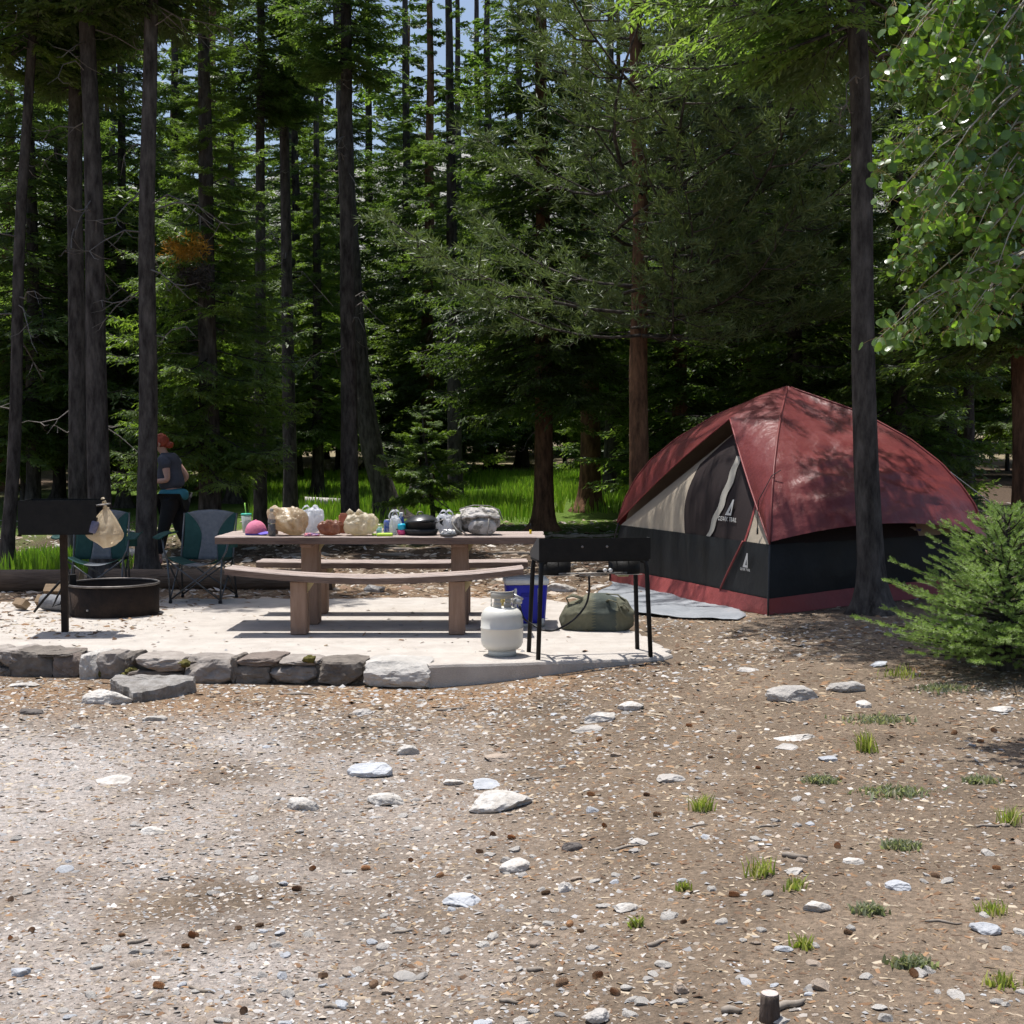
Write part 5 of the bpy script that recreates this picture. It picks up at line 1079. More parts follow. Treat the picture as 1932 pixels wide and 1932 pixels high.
    for x in (-.095, .10):
        mb = MB(); mb.box((x, -.152, .225), (.022, .014, .20), rot=Matrix.Rotation(R(2.3), 3, 'X'), bev=.004); mb.build('handle_strip', wh, k)
        mb = MB(); mb.box((x + .03, -.147, .05), (.03, .02, .045), bev=.005); mb.build('corner_foot', wh, k)
    mb = MB(); mb.box((0, -.150, .27), (.10, .008, .035), bev=.003); mb.build('label_recess', mat('cooler_dark', (.01, .013, .25), .5), k)
    # duffel
    ol = mat('duffel_canvas', (.105, .105, .07), .9, (.16, .155, .105), scale=7, bump=.4, bscale=160, detail=4); ol2 = mat('duffel_panel', (.055, .068, .058), .9, (.085, .095, .08), scale=7, bump=.4, bscale=160)
    d = empty('duffel_bag', (.70, 11.28, .0), -.10, 'slumped olive canvas duffel bag with loose handles on the pad', 'duffel bag')
    V0, F = ICO[4]; V = []; MI = []
    for v in V0:
        a = Vector((abs(v.x) ** .62 * math.copysign(1, v.x), abs(v.y) ** .7 * math.copysign(1, v.y), v.z)); p = Vector((a.x * .285, a.y * .165, (a.z + .62) * .155))
        p.z *= 1 + .13 * math.sin(p.x * 9 + 1.0) - .10 * sstep(-.05, .2, p.x) + (.18 if p.x > .12 else 0) * sstep(.12, .24, p.x)
        n_ = 1 - 2 * abs(noise.noise(p * 7)); n2 = 1 - 2 * abs(noise.noise(p * 16)); p += v * (.020 * n_ + .010 * n2); p.z = max(0, p.z); V.append(p)
    MI = [1 if -.02 < sum(V[i].x for i in f) / 3 < .16 and 1 else 0 for f in F]
    raw('duffel_body', V, F, None, d, smooth=True, mats=([ol, ol2], MI))
    for pts in (((-.22, -.06, .19), (-.25, -.07, .26), (-.20, -.08, .285), (-.12, -.09, .26), (-.17, -.08, .21)), ((.06, -.10, .22), (.10, -.15, .26), (.17, -.17, .24), (.20, -.19, .17), (.24, -.17, .12)), ((.02, .02, .23), (.08, .0, .29), (.17, -.02, .285), (.23, -.04, .24)), ((.18, -.14, .20), (.23, -.17, .22), (.26, -.15, .17))): mb = MB(); mb.tube(pts, .017, 8, flat=.35); mb.build('handle', ol, d, True)
    mb = MB(); mb.tube([(-.24, -.05, .20), (-.1, -.02, .235), (.05, 0, .23), (.2, 0, .225)], .008, 6); mb.build('zipper', mat('zip', (.03, .03, .025), .6), d, True)
# ================================================================== TENT
def build_tent():
    A, B, C, D = (Vector((2.22, 11.88, 0)), Vector((1.12, 15.5, 0)), Vector((4.46, 12.75, 0)), Vector((3.36, 16.3, 0))); PK = Vector((2.80, 14.05, 2.06))
    for K in (A, B, C, D): K.z = gz(K.x, K.y) - .005
    org = Vector((2.8, 14.0, 0)); e = empty('dome_tent', org, 0, 'red dome tent with charcoal lower walls and an open fly over its door', 'tent')
    red = mat('fly_red', (.185, .038, .036), .40, (.150, .030, .029), scale=2.0, bump=1.0, bscale=7, spec=.5, transl=((1.1, .8, .8), .12))
    char = mat('wall_charcoal', (.011, .012, .013), .5, (.018, .019, .021), scale=2.5, bump=.4, bscale=8, spec=.25); beige = mat('panel_beige', (.42, .36, .28), .7, (.36, .30, .23), scale=3, bump=.3, bscale=10, transl=((1, 1, 1), .1)); door = mat('door_mesh', (.014, .009, .009), .7, (.022, .012, .012), scale=40)
    band = mat('band_red', (.27, .06, .057), .5, (.22, .048, .045), scale=4, bump=.5, bscale=12); strip = mat('zip_flap', (.34, .32, .28), .8); polem = mat('tent_pole', (.05, .05, .052), .35, metal=.5)
    HT, ZT = (.05, .10, .16, .25, .40, .62, .85, 1.0), (.625, .90, 1.10, 1.31, 1.54, 1.78, 1.95, 2.06)
    def pole(K, ph):
        h = 1 - math.cos(ph); z = 2.0 * math.sin(ph) if h < .05 else float(np.interp(h, HT, ZT))
        return Vector((lerp(K.x, PK.x, h), lerp(K.y, PK.y, h), K.z * max(0, 1 - z / 1.2) + z))
    cen = Vector((2.8, 14.0, .5))
    def outv(p):
        v = p - cen; v.normalize(); return v
    loc = lambda p: p - org
    WT = R(18.2)   # angle of the wall top on the poles
    def wr(p, k, amp): return amp * ((1 - 2 * abs(noise.noise(Vector((p.x * k, p.y * k, p.z * k * .6))))) * .6 + .4 * noise.noise(p * k * 2.1))
    # lower walls with the red skirt
    for nm, P0, P1 in (('front', A, B), ('side', A, C), ('rear', C, D), ('far', B, D)):
        def wall(u, v):
            ph = lerp(R(4.2), WT, v); p = pole(P0, ph).lerp(pole(P1, ph), u); o = outv(Vector((p.x, p.y, .5)))
            ins = -.10 * math.sin(math.pi * u) * (1 - .4 * v) * (1.8 if nm != 'front' else .35); return loc(p + o * (ins - .02 + wr(p, 3.0, .020) * math.sin(math.pi * min(1, u + .05))))
        mb = MB(); mb.grid(wall, 36, 10); mb.build('lower_wall', char, e, True)
        def skirt(u, v):
            ph = lerp(R(.2), R(4.4), v); p = pole(P0, ph).lerp(pole(P1, ph), u); o = outv(Vector((p.x, p.y, .5))); ins = -.10 * math.sin(math.pi * u) * (1.8 if nm != 'front' else .35); q = p + o * (ins + .09 * (1 - v) * math.sin(math.pi * u) + wr(p, 5, .022)); q.z += -.01 * (1 - v); return loc(Vector((q.x, q.y, max(q.z, gz(q.x, q.y) + .004))))
        mb = MB(); mb.grid(skirt, 36, 4); mb.build('skirt', band, e, True)
        def upper(u, v):   # inner tent above the walls, under the fly
            ph = lerp(WT, R(88), v); p = pole(P0, ph).lerp(pole(P1, ph), u); return loc(p - outv(p) * .07)
        if nm != 'front':
            if nm == 'side':
                mb = MB(); mb.grid(lambda u, v: upper(u * .72, v), 12, 12); mb.build('mesh_window', door, e, True)
                mb = MB(); mb.grid(lambda u, v: upper(.72 + u * .28, v), 6, 12); mb.build('inner_panel', beige, e, True)
            else:
                mb = MB(); mb.grid(upper, 16, 12); mb.build('inner_panel', beige, e, True)
    # fly panels
    def flyp(P0, P1, lo0, lo1, rise, flare):
        def f(u, v):
            hem = R(lerp(lo0, lo1, u)) ; ph = lerp(hem, R(89.5), v); p = pole(P0, ph).lerp(pole(P1, ph), u); o = outv(p); m = math.sin(math.pi * u); low = (1 - v) ** 2
            q = p + o * (.035 - .13 * m * math.sin(math.pi * v) + flare * m * low + wr(p, 2.0, .034) * m + wr(Vector((p.x * .6 + 5, p.y * .6, p.z * 1.8)), 5.0, .055) * m * (1 - v) ** 1.3 + wr(Vector((p.x * .5 + 5, p.y * .5, p.z * 2)), 14.0, .010) * m * (1 - v)); q.z += rise * m * low
            return loc(q)
        return f
    mb = MB(); mb.grid(flyp(A, C, 19.0, 16.0, .15, .24), 96, 72); mb.build('fly_side', red, e, True)
    mb = MB(); mb.grid(flyp(C, D, 16, 18, .05, .10), 24, 24); mb.build('fly_back', red, e, True)
    mb = MB(); mb.grid(flyp(B, D, 18, 18, .05, .08), 24, 24); mb.build('fly_far', red, e, True)
    E = Vector((2.13, 13.5, 1.765))
    A1, B1 = pole(A, R(18.5)), pole(B, R(19.0)); out = lambda p: p + outv(p) * .035
    PKo = out(PK)
    def edge(w, K1):
        if w < .36: t = w / .36; p = PKo.lerp(E, t); p.z += .05 * math.sin(math.pi * t); return p
        t = (w - .36) / .64; p = E.lerp(out(K1), t); p += Vector((-.35, -.1, .35)).normalized() * .035 * math.sin(math.pi * t); return p
    for K, K1, lo in ((A, A1, 18.5), (B, B1, 19.0)):
        def f(u, v):
            ph = lerp(R(90), R(lo), v); a = out(pole(K, ph)); b = edge(v, K1); p = a.lerp(b, u); m = math.sin(math.pi * u); return loc(p + Vector((-.5, -.5, .5)) * (.02 * m + wr(p, 4, .010) * m))
        mb = MB(); mb.grid(f, 20, 40); mb.build('fly_front', red, e, True)
        mb = MB(); mb.tube([loc(edge(w, K1)) for w in np.linspace(.36, 1, 24)], .008, 6); mb.build('fly_hem', mat('hem_red', (.22, .045, .045), .5) if K is A else bpy.data.materials['hem_red'], e, True)
    # inner front face
    def inn(p): return p - outv(p) * .05
    b0, a0 = pole(B, WT) - outv(pole(B, WT)) * .02, pole(A, WT) - outv(pole(A, WT)) * .02; Ei = E + Vector((.16, .03, -.05))
    def face(u, v):
        p = b0.lerp(a0, u); p += Vector((-.95, -.28, 0)).normalized() * (-.10 * .35 * math.sin(math.pi * u)); q = p.lerp(Ei, v); q += Vector((-.95, -.28, .2)) * (.10 * math.sin(math.pi * v) * math.sin(math.pi * u)); return q
    dl = lambda v: .47 * (1 - min(1, v / .62)) ** .8 + .16 * min(1, v / .5)
    dr = lambda v: min(1.0, .86 + .14 * v / .42)
    def zone(ua, ub, name, m, v1=1.0, off=0.0, nu=10, nv=24):
        mb = MB(); mb.grid(lambda p, q: loc(face(lerp(ua(q * v1), ub(q * v1), p), q * v1) + Vector((-.95, -.28, .1)) * (off + .3 * wr(face(p, q), 6, .01))), nu, nv); return mb.build(name, m, e, True)
    zone(lambda v: 0, dl, 'inner_panel', beige); zone(dl, dr, 'door', door); zone(dr, lambda v: 1.0, 'inner_panel', beige, .44)
    zone(lambda v: .625 + .19 * v / .7 - .006 - .035 * v + .006 * math.sin(30 * v), lambda v: .645 + .19 * v / .7 + .035 * v + .006 * math.sin(30 * v), 'zip_flap', strip, .70, .012, 2, 24)
    zone(lambda v: dr(v) - .008, lambda v: min(1.0, dr(v) + .004), 'door_piping', band, .40, .008, 1, 12)
    # piping on the wall below the door edge
    def wl(u, v):
        ph = lerp(R(4.2), WT, v); p = pole(A, ph).lerp(pole(B, ph), u); o = outv(Vector((p.x, p.y, .5))); return p + o * (-.10 * .35 * math.sin(math.pi * u) * (1 - .4 * v) + .012)
    mb = MB(); mb.tube([loc(wl(lerp(.26, .145, t), t)) for t in np.linspace(0, 1, 10)], .011, 6); mb.build('door_piping', band, e, True)
    # printed emblems and lettering
    prn = mat('print_white', (.52, .51, .49), .7)
    def decal(p, ux, uy, n, s, word, ts):
        mb = MB(); T_ = [(-.42, 0), (.42, 0), (.42, 1.05), (.25, 1.05)]; I_ = [(.02, .16), (.26, .16), (.26, .62)]
        q = lambda a: loc(p + ux * a[0] * s + uy * a[1] * s + n * .006)
        mb.add([q(a) for a in T_ + I_], [(0, 1, 5, 4), (1, 2, 6, 5), (2, 3, 6), (0, 4, 6, 3)]); mb.build('emblem', prn, e)
        cu = bpy.data.curves.new('lettering', 'FONT'); cu.body = word; cu.size = ts; cu.align_x = 'CENTER'; o = bpy.data.objects.new('lettering', cu); COL.objects.link(o); o.parent = e; cu.materials.append(prn); cu.extrude = .0006
        M = Matrix((ux, uy, n)).transposed().to_4x4(); M.translation = loc(p - uy * (ts * .95) + n * .006)
        dg = bpy.context.evaluated_depsgraph_get(); me = bpy.data.meshes.new_from_object(o.evaluated_get(dg)); bpy.data.objects.remove(o); o = bpy.data.objects.new('lettering', me); COL.objects.link(o); o.parent = e; o.matrix_local = M
    u_, v_ = .765, .19; p = face(u_, v_); ux = (face(u_ + .03, v_) - face(u_ - .03, v_)).normalized(); uy = (face(u_, v_ + .05) - face(u_, v_ - .05)); uy = (uy - ux * uy.dot(ux)).normalized(); uy = (uy + Vector((0, 0, .25))).normalized(); uy = (uy - ux * uy.dot(ux)).normalized(); n = ux.cross(uy); decal(p + n * .012, ux, uy, n, .145, 'OZARK TRAIL', .060)
    p = wl(.115, .52); ux = (wl(.09, .52) - wl(.14, .52)).normalized(); uy = Vector((0, 0, 1)); uy = (uy - ux * uy.dot(ux)).normalized(); n = ux.cross(uy); decal(p + n * .01, ux, uy, n, .125, 'OZARK TRAIL', .032)
    # poles showing at the corners
    for K in (A, B, C, D): mb = MB(); mb.tube([loc(pole(K, ph) + outv(Vector((pole(K, ph).x, pole(K, ph).y, .5))) * .02) for ph in np.linspace(R(-.3), R(20), 8)], .009, 8); mb.build('pole', polem, e, True)
    slv = mat('sleeve_red', (.17, .036, .034), .5)
    for K in (A, B, C): mb = MB(); mb.tube([loc(out(pole(K, ph)) + outv(pole(K, ph)) * .004) for ph in np.linspace(R(19), R(89), 30)], .011, 6); mb.build('pole_sleeve', slv, e, True)
    # cords
    c0 = loc(out(pole(A, R(38))) + Vector((-.02, -.03, 0))); mb = MB(); mb.tube([c0 + Vector((.08, 0, .05)), c0, c0 + Vector((-.12, -.02, -.22)), c0 + Vector((-.13, -.04, -.46))], .004, 5); mb.tube([c0 + Vector((-.13, -.04, -.46)), c0 + Vector((-.13, -.04, -.52))], .009, 6); mb.build('pull_cord', mat('cord', (.02, .02, .02), .6), e, True)
    g0 = out(pole(C, R(40))); g1 = Vector((5.75, 13.4, gz(5.75, 13.4))); mb = MB(); mb.tube([loc(g0), loc(g0.lerp(g1, .5) + Vector((0, 0, -.05))), loc(g1)], .0045, 5); mb.build('guy_line', mat('guy', (.16, .16, .17), .6), e, True)
    mb = MB(); mb.tube([loc(g1 + Vector((-.02, 0, -.05))), loc(g1 + Vector((.03, 0, .06)))], .006, 6); mb.build('tent_peg', WORN, e, True)
    # clothes showing through the gap over the side wall
    p = at(1700, 1003, y=12.55); V, F = rock(77, (.26, .08, .07), 3, 4, .3); o = raw('rolled_clothes', [q for q in V], F, mat('clothes_blue', (.08, .09, .34), .8, (.34, .31, .26), scale=16, sharp=(.45, .52)), smooth=True); o.location = p + Vector((.05, .12, 0)); tag(o, 'blue and tan bundle of clothes showing at the top of the tent side wall', 'clothes')
    # grey groundsheet in front
    gs = mat('groundsheet', (.20, .215, .235), .6, (.30, .315, .335), scale=3, bump=.6, bscale=9, spec=.4)
    pts = [at(1118, 1137, z=.0), at(1250, 1162, z=.0), at(1385, 1166, z=.02), at(1400, 1130, z=.03), at(1230, 1098, z=.02), at(1150, 1100, z=.0)]
    q00, q10, q11, q01 = at(1122, 1140, z=0), at(1392, 1170, z=.02), at(1415, 1128, z=.04), at(1150, 1098, z=.0)
    def sheet(u, v):
        p = q00.lerp(q10, u).lerp(q01.lerp(q11, u), v); p.y -= .22 * math.sin(math.pi * u) * (1 - v); p.x += .05 * math.sin(9 * v); return Vector((p.x, p.y, max(gz(p.x, p.y), -.01) + .012 + .03 * max(0, nz(p.x * 2.5, p.y * 2.0, 3)) + .008 * nz(p.x * 9, p.y * 9)))
    mb = MB(); mb.grid(sheet, 40, 20, back=.004); o = mb.build('groundsheet', gs, smooth=True); tag(o, 'wrinkled grey tarpaulin spread on the ground before the tent door', 'tarpaulin')

# ================================================================== PERSON
def skin_obj(name, pts, edges, rad, m, parent, root=0, sub=2):
    me = bpy.data.meshes.new(name); me.from_pydata(pts, edges, []); o = bpy.data.objects.new(name, me); COL.objects.link(o); o.parent = parent; me.materials.append(m)
    md = o.modifiers.new('skin', 'SKIN'); md.use_smooth_shade = True
    for i, r_ in enumerate(rad): me.skin_vertices[0].data[i].radius = (r_, r_) if not isinstance(r_, tuple) else r_
    me.skin_vertices[0].data[root].use_root = True
    s = o.modifiers.new('sub', 'SUBSURF'); s.levels = sub; s.render_levels = sub; return o
def build_person():
    y = 17.3; b = at(330, 1050, y=y); z = gz(b.x, y)
    e = empty('person', (b.x - .05, y, z), 0, 'person with red hair in a grey T-shirt and black trousers walking past a trunk', 'person')
    skin = mat('skin', (.55, .33, .25), .55, (.48, .27, .20), scale=8, spec=.4); shirt = mat('shirt', (.075, .08, .10), .85, (.055, .058, .075), scale=9, bump=.3, bscale=30); pants = mat('trousers', (.010, .010, .012), .8, (.016, .016, .018), scale=9, bump=.3); hair = mat('hair', (.22, .035, .016), .5, (.34, .065, .03), scale=26, stretch=(1, 1, .4)); teal = mat('teal_hem', (.035, .17, .22), .8, (.05, .22, .28), scale=9)
    # walks towards -x; left arm on the camera side (-y)
    J = dict(pel=(0.04, 0, .90), sp=(.03, 0, 1.05), ch=(-.01, 0, 1.24), nk0=(-.045, 0, 1.375), nk=(-.085, 0, 1.43), hd=(-.125, 0, 1.51), ht=(-.12, 0, 1.60),
             shL=(-.02, -.165, 1.33), elL=(.03, -.23, 1.07), wrL=(-.19, -.20, 1.05), shR=(.0, .165, 1.33), elR=(.17, .22, 1.10), wrR=(.03, .25, 1.0),
             hpL=(.03, -.095, .86), knL=(-.06, -.10, .47), anL=(-.14, -.10, .09), toL=(-.30, -.11, .03), heL=(-.11, -.10, .045), hpR=(.05, .095, .86), knR=(.08, .10, .48), anR=(.24, .10, .14), toR=(.14, .11, .03), heR=(.27, .10, .10))
    ks = list(J); ix = {k: i for i, k in enumerate(ks)}
    E = [('pel', 'sp'), ('sp', 'ch'), ('ch', 'nk0'), ('nk0', 'nk'), ('nk', 'hd'), ('hd', 'ht'), ('ch', 'shL'), ('shL', 'elL'), ('elL', 'wrL'), ('ch', 'shR'), ('shR', 'elR'), ('elR', 'wrR'), ('pel', 'hpL'), ('hpL', 'knL'), ('knL', 'anL'), ('anL', 'toL'), ('anL', 'heL'), ('pel', 'hpR'), ('hpR', 'knR'), ('knR', 'anR'), ('anR', 'toR'), ('anR', 'heR')]
    Rr = dict(pel=.105, sp=.09, ch=.085, nk0=.055, nk=.048, hd=.085, ht=.07, shL=.058, elL=.041, wrL=.028, shR=.058, elR=.041, wrR=.028, hpL=.09, knL=.058, anL=.038, toL=.028, heL=.03, hpR=.09, knR=.058, anR=.038, toR=.028, heR=.03)
    P = [J[k] for k in ks]; ED = [(ix[a], ix[c]) for a, c in E]; RD = [Rr[k] for k in ks]
    # hands: palm and five fingers grown from each wrist
    for sd, wr in (('L', 'wrL'), ('R', 'wrR')):
        w_ = Vector(J[wr]); el = Vector(J['el' + sd]); d = (w_ - el).normalized(); lat = Vector((0, 0, 1)); k0 = len(P); pm = w_ + d * .075; P.append(tuple(pm)); RD.append(.026); ED.append((ix[wr], k0))
        for f in range(4):
            o_ = lat * (.03 - .02 * f); L_ = (.068, .076, .07, .055)[f]; a = pm + d * .012 + o_; b1 = a + d * L_ * .55 + Vector((0, -.006, -.006)); c1 = b1 + (d * .6 + Vector((0, .0, -.6))) * L_ * .5; n0 = len(P)
            P += [tuple(a), tuple(b1), tuple(c1)]; RD += [.0095, .0088, .0075]; ED += [(k0, n0), (n0, n0 + 1), (n0 + 1, n0 + 2)]
        a = w_ + d * .03 + lat * .02; b1 = a + d * .03 + lat * .035; c1 = b1 + d * .032 + lat * .012; n0 = len(P); P += [tuple(b1), tuple(c1)]; RD += [.0105, .0085]; ED += [(k0, n0), (n0, n0 + 1)]
    body = skin_obj('body', P, ED, RD, skin, e, ix['pel'])
    # face features on the head
    h = Vector(J['hd']); mb = MB()
    mb.tube([h + Vector((-.082, 0, .03)), h + Vector((-.108, 0, -.005)), h + Vector((-.085, 0, -.014))], [.008, .013, .010], 8); mb.build('nose', skin, body, True)
    mb = MB(); mb.tube([h + Vector((-.082, -.02, -.042)), h + Vector((-.090, 0, -.043)), h + Vector((-.082, .02, -.042))], .006, 6); mb.build('mouth', mat('lips', (.40, .16, .13), .5), body, True)
    for s in (-1, 1):
        mb = MB(); mb.lathe([(.002, -.008), (.010, -.003), (.010, .003), (.002, .008)], 10, c=h + Vector((-.078, s * .032, .028))); mb.build('eye', mat('eye', (.05, .04, .035), .2) if s < 0 else bpy.data.materials['eye'], body, True)
        mb = MB(); mb.tube([h + Vector((.01, s * .082, .03)), h + Vector((.025, s * .094, .01)), h + Vector((.012, s * .086, -.028))], [.010, .014, .009], 8); mb.build('ear', skin, body, True)
    V0, F = ICO[3]; V = []
    for v in V0:
        p = Vector((v.x * .103, v.y * .096, v.z * .112)) + h + Vector((.018, 0, .032)); 
        if v.x < -.45 and v.z < .45: p = h + Vector((-.03 + .05 * v.x * .4, v.y * .08, .06 * max(0, v.z)))
        if v.z < -.55: p.z += .03
        p += v * .012 * noise.noise(v * 5); V.append(p)
    hr = raw('hair', V, F, hair, e, smooth=True)
    V, F = rock(5, (.085, .08, .07), 3, 2, .25); raw('hair_bun', [p + h + Vector((.115, 0, .0)) for p in V], F, hair, hr, smooth=True)
    # clothes
    Q = [(.045, 0, .935), (.02, 0, 1.05), (-.015, 0, 1.17), (-.012, 0, 1.26), (-.02, 0, 1.345), (-.02, -.17, 1.34), (.006, -.215, 1.19), (.0, .17, 1.34), (.075, .205, 1.21), (-.035, 0, 1.39)]
    skin_obj('shirt', Q, [(0, 1), (1, 2), (2, 3), (3, 4), (4, 5), (5, 6), (4, 7), (7, 8), (4, 9)], [(.185, .175), (.180, .175), (.170, .170), (.160, .160), (.125, .13), .088, .076, .088, .076, .075], shirt, e, 0)
    skin_obj('shirt_hem', [(.04, 0, .80), (.045, 0, .88), (.045, 0, .98)], [(0, 1), (1, 2)], [(.21, .20), (.215, .205), (.20, .19)], teal, e, 0)
    Q = [(.04, 0, .87), (.03, -.095, .80), (-.06, -.10, .47), (-.135, -.10, .13), (.05, .095, .80), (.08, .10, .48), (.225, .10, .18)]
    skin_obj('trousers', Q, [(0, 1), (1, 2), (2, 3), (0, 4), (4, 5), (5, 6)], [(.170, .165), .118, .078, .066, .112, .078, .066], pants, e, 0)
    shoe = mat('shoe', (.45, .22, .20), .7, (.55, .33, .30), scale=20)
    for t in (('L', 0), ('R', .35)):
        a, q = Vector(J['an' + t[0]]), Vector(J['to' + t[0]]); mb = MB(); hl = Vector(J['he' + t[0]]) + Vector((.02, 0, .0)); mb.tube([hl, hl.lerp(q, .3) + Vector((0, 0, .02)), hl.lerp(q, .7), q + Vector((-.02, 0, 0))], [.036, .045, .042, .026], 10, flat=.9); mb.build('shoe', shoe, e, True)
    cup = mat('cup_white', (.75, .74, .72), .5); w_ = Vector(J['wrL']) + Vector((-.11, 0, -.07)); mb = MB(); mb.add([w_ + Vector(v) for v in ((-.05, -.02, .05), (.06, -.02, .06), (.03, -.02, -.05), (-.05, .02, .05), (.06, .02, .06), (.03, .02, -.05))], [(0, 1, 2), (5, 4, 3), (0, 3, 4, 1), (1, 4, 5, 2), (2, 5, 3, 0)]); mb.V = [tuple(Vector(v) + e.location) for v in mb.V]; o = mb.build('paper_towel', cup); tag(o, 'white folded paper held by the walking person', 'paper')

# ================================================================== YOUNG SPRUCE AND ASPEN IN FRONT
def build_bush():
    p = at(1880, 1300, z=.2); base = Vector((3.22, 8.95, gz(3.22, 8.95) - .02))
    e = empty('young_spruce', base, 0, 'bushy young blue-green spruce growing beside the gravel in full sun', 'young tree')
    g = np.random.default_rng(17); rg = random.Random(17); H = 1.06; P = []; D = []; S = []; wood = MB(); SP = []; SD = []
    trunk(e, [(0, 0, 0), (.02, 0, .8), (0, 0, H)], .045, .008, 41, BARK, .4, 0, n=8)
    nb = 150
    for i in range(nb):
        t = ((i + rg.random()) / nb) ** 1.25; z = .10 + (H - .12) * t; az = i * 2.399 + rg.gauss(0, .3); L = .95 * (1 - t) ** .8 * rg.uniform(.65, 1.12) + .06
        if t < .10: L *= .75
        up = lerp(.05, .75, t); d = Vector((math.cos(az), math.sin(az), up)).normalized(); side = Vector((-math.sin(az), math.cos(az), 0))
        n2 = max(2, int(L / .055)); wood.tube([(0, 0, z), d * L * .5 + Vector((0, 0, z - .03 * L)), d * L + Vector((0, 0, z))], [.010 * L + .003, .006, .002], 4, caps=False)
        for k in range(n2):
            u = .22 + .78 * (k + rg.random()) / n2; c = d * L * u + Vector((0, 0, z - .03 * L * math.sin(math.pi * u)))
            for s in (-1, 1):
                l2 = (.05 + .30 * L * (1 - u)) * rg.uniform(.7, 1.2); dd = (d * .72 + side * s * .62 + Vector((0, 0, rg.uniform(-.15, .28)))).normalized()
                m = max(1, int(l2 / .06))
                for q in range(m):
                    cc = c + dd * l2 * (q / m); d3 = (dd + (side * s * .5 if q % 2 else -side * s * .2) * rg.uniform(.3, 1) + Vector((0, 0, rg.uniform(-.1, .25)))).normalized(); SP.append(cc); SD.append(d3 * rg.uniform(.045, .075))
        SP.append(d * L * .97 + Vector((0, 0, z))); SD.append(d * .07)
    SP = np.array([tuple(v) for v in SP]); SD = np.array([tuple(v) for v in SD]); n = len(SP); K = 24
    L = np.linalg.norm(SD, axis=1)[:, None]; dn = SD / L; ref = np.where(np.abs(dn[:, 2:3]) < .9, np.array((0, 0, 1.0)), np.array((1.0, 0, 0))); a1 = np.cross(dn, ref); a1 /= np.linalg.norm(a1, axis=1)[:, None]; a2 = np.cross(dn, a1)
    for k in range(K):
        u = (k + .5) / K; an = k * 2.4 + g.random(n); rad = a1 * np.cos(an)[:, None] + a2 * np.sin(an)[:, None]; nd = dn * .75 + rad * .8; nd[:, 2] += .10; nd /= np.linalg.norm(nd, axis=1)[:, None]; ln = .020 * (.8 + .4 * g.random(n)) * (1 if u < .8 else .85)
        sd = np.cross(nd, rad + .3 * g.normal(0, 1, (n, 3))); sd /= np.linalg.norm(sd, axis=1)[:, None] + 1e-6
        P.append(SP + SD * u); D.append(nd * ln[:, None]); S.append(sd * .0027)
    V, F = quads(np.concatenate(P), np.concatenate(D), np.concatenate(S)); nv, nf = len(V), len(F); W = np.array(wood.V); G = np.array(wood.F)
    raw('crown', np.concatenate([V, W]), np.concatenate([F, G + nv]), None, e, mats=([NEEDLE_B, BARK], [0] * nf + [1] * len(G)))

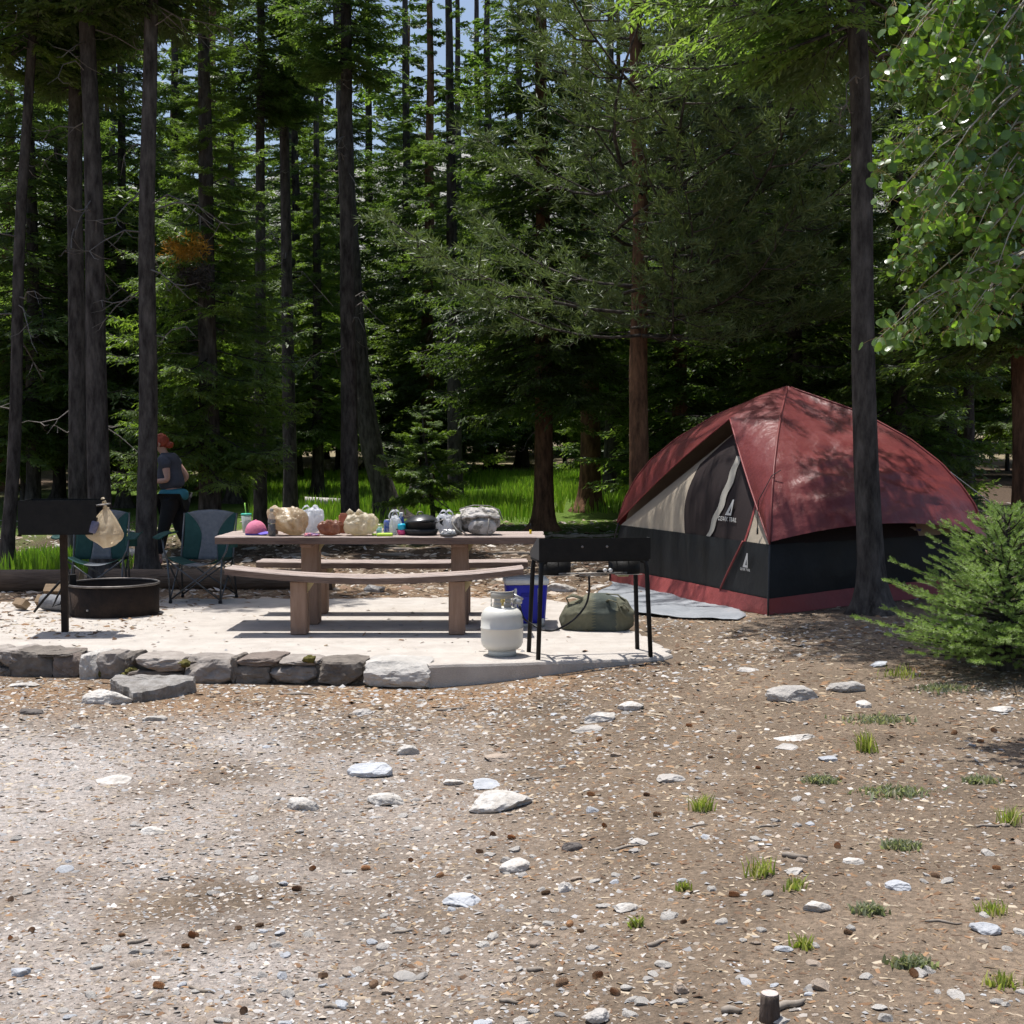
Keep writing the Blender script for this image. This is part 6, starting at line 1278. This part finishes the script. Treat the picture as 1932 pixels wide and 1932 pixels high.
def build_aspen():
    y0 = 7.3; tb = Vector((3.55, 7.7, gz(3.55, 7.7) - .02)); e = empty('aspen_tree', tb, 0, 'leafy aspen whose bright round leaves hang before the big grey trunk', 'tree')
    bark = mat('aspen_bark', (.50, .47, .40), .8, (.26, .24, .19), scale=7, bump=.3); lf = mat('aspen_leaf', (.10, .20, .055), .30, (.185, .30, .085), scale=20, spec=.6, transl=((1.8, 1.8, .45), .46), rnd=.35)
    trunk(e, [(0, 0, 0), (.05, 0, 2.2), (-.1, -.05, 4.2), (-.25, -.1, 6.0)], .085, .02, 71, bark, .5, 0, n=12)
    rg = random.Random(9); wood = []
    L = lambda px, py, y: at(px, py, y=y) - tb
    limbs = []
    for k, (z, px, py) in enumerate(((3.3, 2020, 130), (3.7, 1990, -40), (2.6, 2010, 330), (2.0, 2030, 470), (4.2, 1900, -120), (3.0, 1995, 230))):
        s = Vector((-.05 * z * .2, 0, z)); t = L(px, py, y0 + rg.uniform(-.3, .3)); limbs.append(t); mb = MB(); mb.tube([s, s.lerp(t, .5) + Vector((0, 0, .10)), t], [.030, .022, .014], 7); mb.build('limb', bark, e, True)
    leaves = []
    TW_ = []
    starts = [(1980, -60), (1985, 30), (2005, 120), (2000, 200), (2010, 300), (2010, 390), (2020, 460)]
    for k in range(64):
        li = rg.randrange(len(limbs)); a = limbs[li]; sx = MID + (a.x + tb.x) / (a.y + tb.y) * FPX; sy = None
        ax, ay = {0: (2020, 130), 1: (1990, -40), 2: (2010, 330), 3: (2030, 470), 4: (1900, -120), 5: (1995, 230)}[li]
        ex = rg.uniform(1650, 1935); ey = ay + rg.uniform(90, 260) + (1935 - ex) * .22
        lim = 640 - max(0, (ex - 1700)) * .16
        ey = min(ey, lim)
        if ey < 20 and ex < 1800: ey += 150
        t = L(ex, ey, y0 + rg.uniform(-.55, .45)); mid = a.lerp(t, .5) + Vector((0, 0, rg.uniform(.05, .2))); pts = [a, a.lerp(mid, .5) + Vector((0, 0, .05)), mid, mid.lerp(t, .55) + Vector((0, 0, .04)), t]; TW_.append(pts)
        mb = MB(); mb.tube([p + Vector((0, 0, .02 * math.sin(7 * i + k))) for i, p in enumerate(pts)], [.008, .006, .0045, .003, .0015], 5); mb.build('twig', bark, e, True)
        n = rg.randint(30, 46)
        for q in range(n):
            u = 1 - (rg.random() ** 1.3) * .72; s = u * 4; i = min(3, int(s)); p = pts[i].lerp(pts[i + 1], s - i); off = Vector((rg.gauss(0, 1), rg.gauss(0, 1), rg.gauss(-.5, .8))); off = off.normalized() * rg.uniform(.02, .10); leaves.append((p, p + off))
    mb = MB(); nl = 12; rim = []
    for k in range(nl):
        a = 2 * math.pi * k / nl; r_ = .5 * (1 + .10 * math.cos(a) - (.10 if k == nl // 2 else 0)); rim.append((r_ * math.cos(a) + .5, r_ * math.sin(a) * 1.02, .07 * abs(math.sin(a)) - .05 * math.cos(a) ** 2))
    rim[0] = (1.14, 0, -.06); rim[nl // 2] = (.06, 0, 0)
    V = [(.5, 0, 0)] + rim; F = [(0, k + 1, (k + 1) % nl + 1) for k in range(nl)]
    proto = raw('leaf', V, F, lf, e, smooth=True); me = proto.data; used = False; VV = []; FF = []; pet = MB()
    def inframe(p):
        w_ = p + tb; px = MID + w_.x / w_.y * FPX; return px < 1945 and w_.z < 4.0
    order = sorted(leaves, key=lambda q: (not inframe(q[1]), q[1].y))
    cnt = 0
    Va = np.array(V); Fa = np.array(F)
    for (p, c) in order:
        s = rg.uniform(.038, .064); d = Vector((rg.gauss(0, .7), rg.gauss(-.25, .7), rg.gauss(-.9, .5))).normalized(); nrm = Vector((rg.gauss(0, .6), rg.gauss(-.3, .6), rg.gauss(.7, .5)))
        yv = nrm.cross(d); yv = yv.normalized() if yv.length > .05 else Vector((1, 0, 0)); zv = d.cross(yv); M = Matrix((d, yv, zv)).transposed().to_4x4() @ Matrix.Scale(s, 4); M.translation = c
        if cnt < 300 and inframe(c):
            o = proto if cnt == 0 else bpy.data.objects.new('leaf', me)
            if cnt: COL.objects.link(o); o.parent = e
            o.matrix_local = M; cnt += 1
        else:
            A = np.array(M); q = Va @ A[:3, :3].T + A[:3, 3]; FF.append(Fa + len(VV) * len(V)); VV.append(q)
        pet.tube([p, p.lerp(c, .6) + Vector((0, 0, .004)), c], .0012, 3, caps=False)
    o = raw('leaf_mass', np.concatenate(VV), np.concatenate(FF), lf, e, smooth=True); o['kind'] = 'stuff'
    o = pet.build('leaf_stalks', mat('petiole', (.32, .22, .09), .7), e); o['kind'] = 'stuff'
build_ground(); build_mountain(); build_pad(); build_wall(); build_forest(); build_grass()
build_table(); build_fire(); build_chairs(); build_wood(); build_stove(); build_tent(); build_person(); build_bush(); build_aspen()
build_table_things(); build_loose()
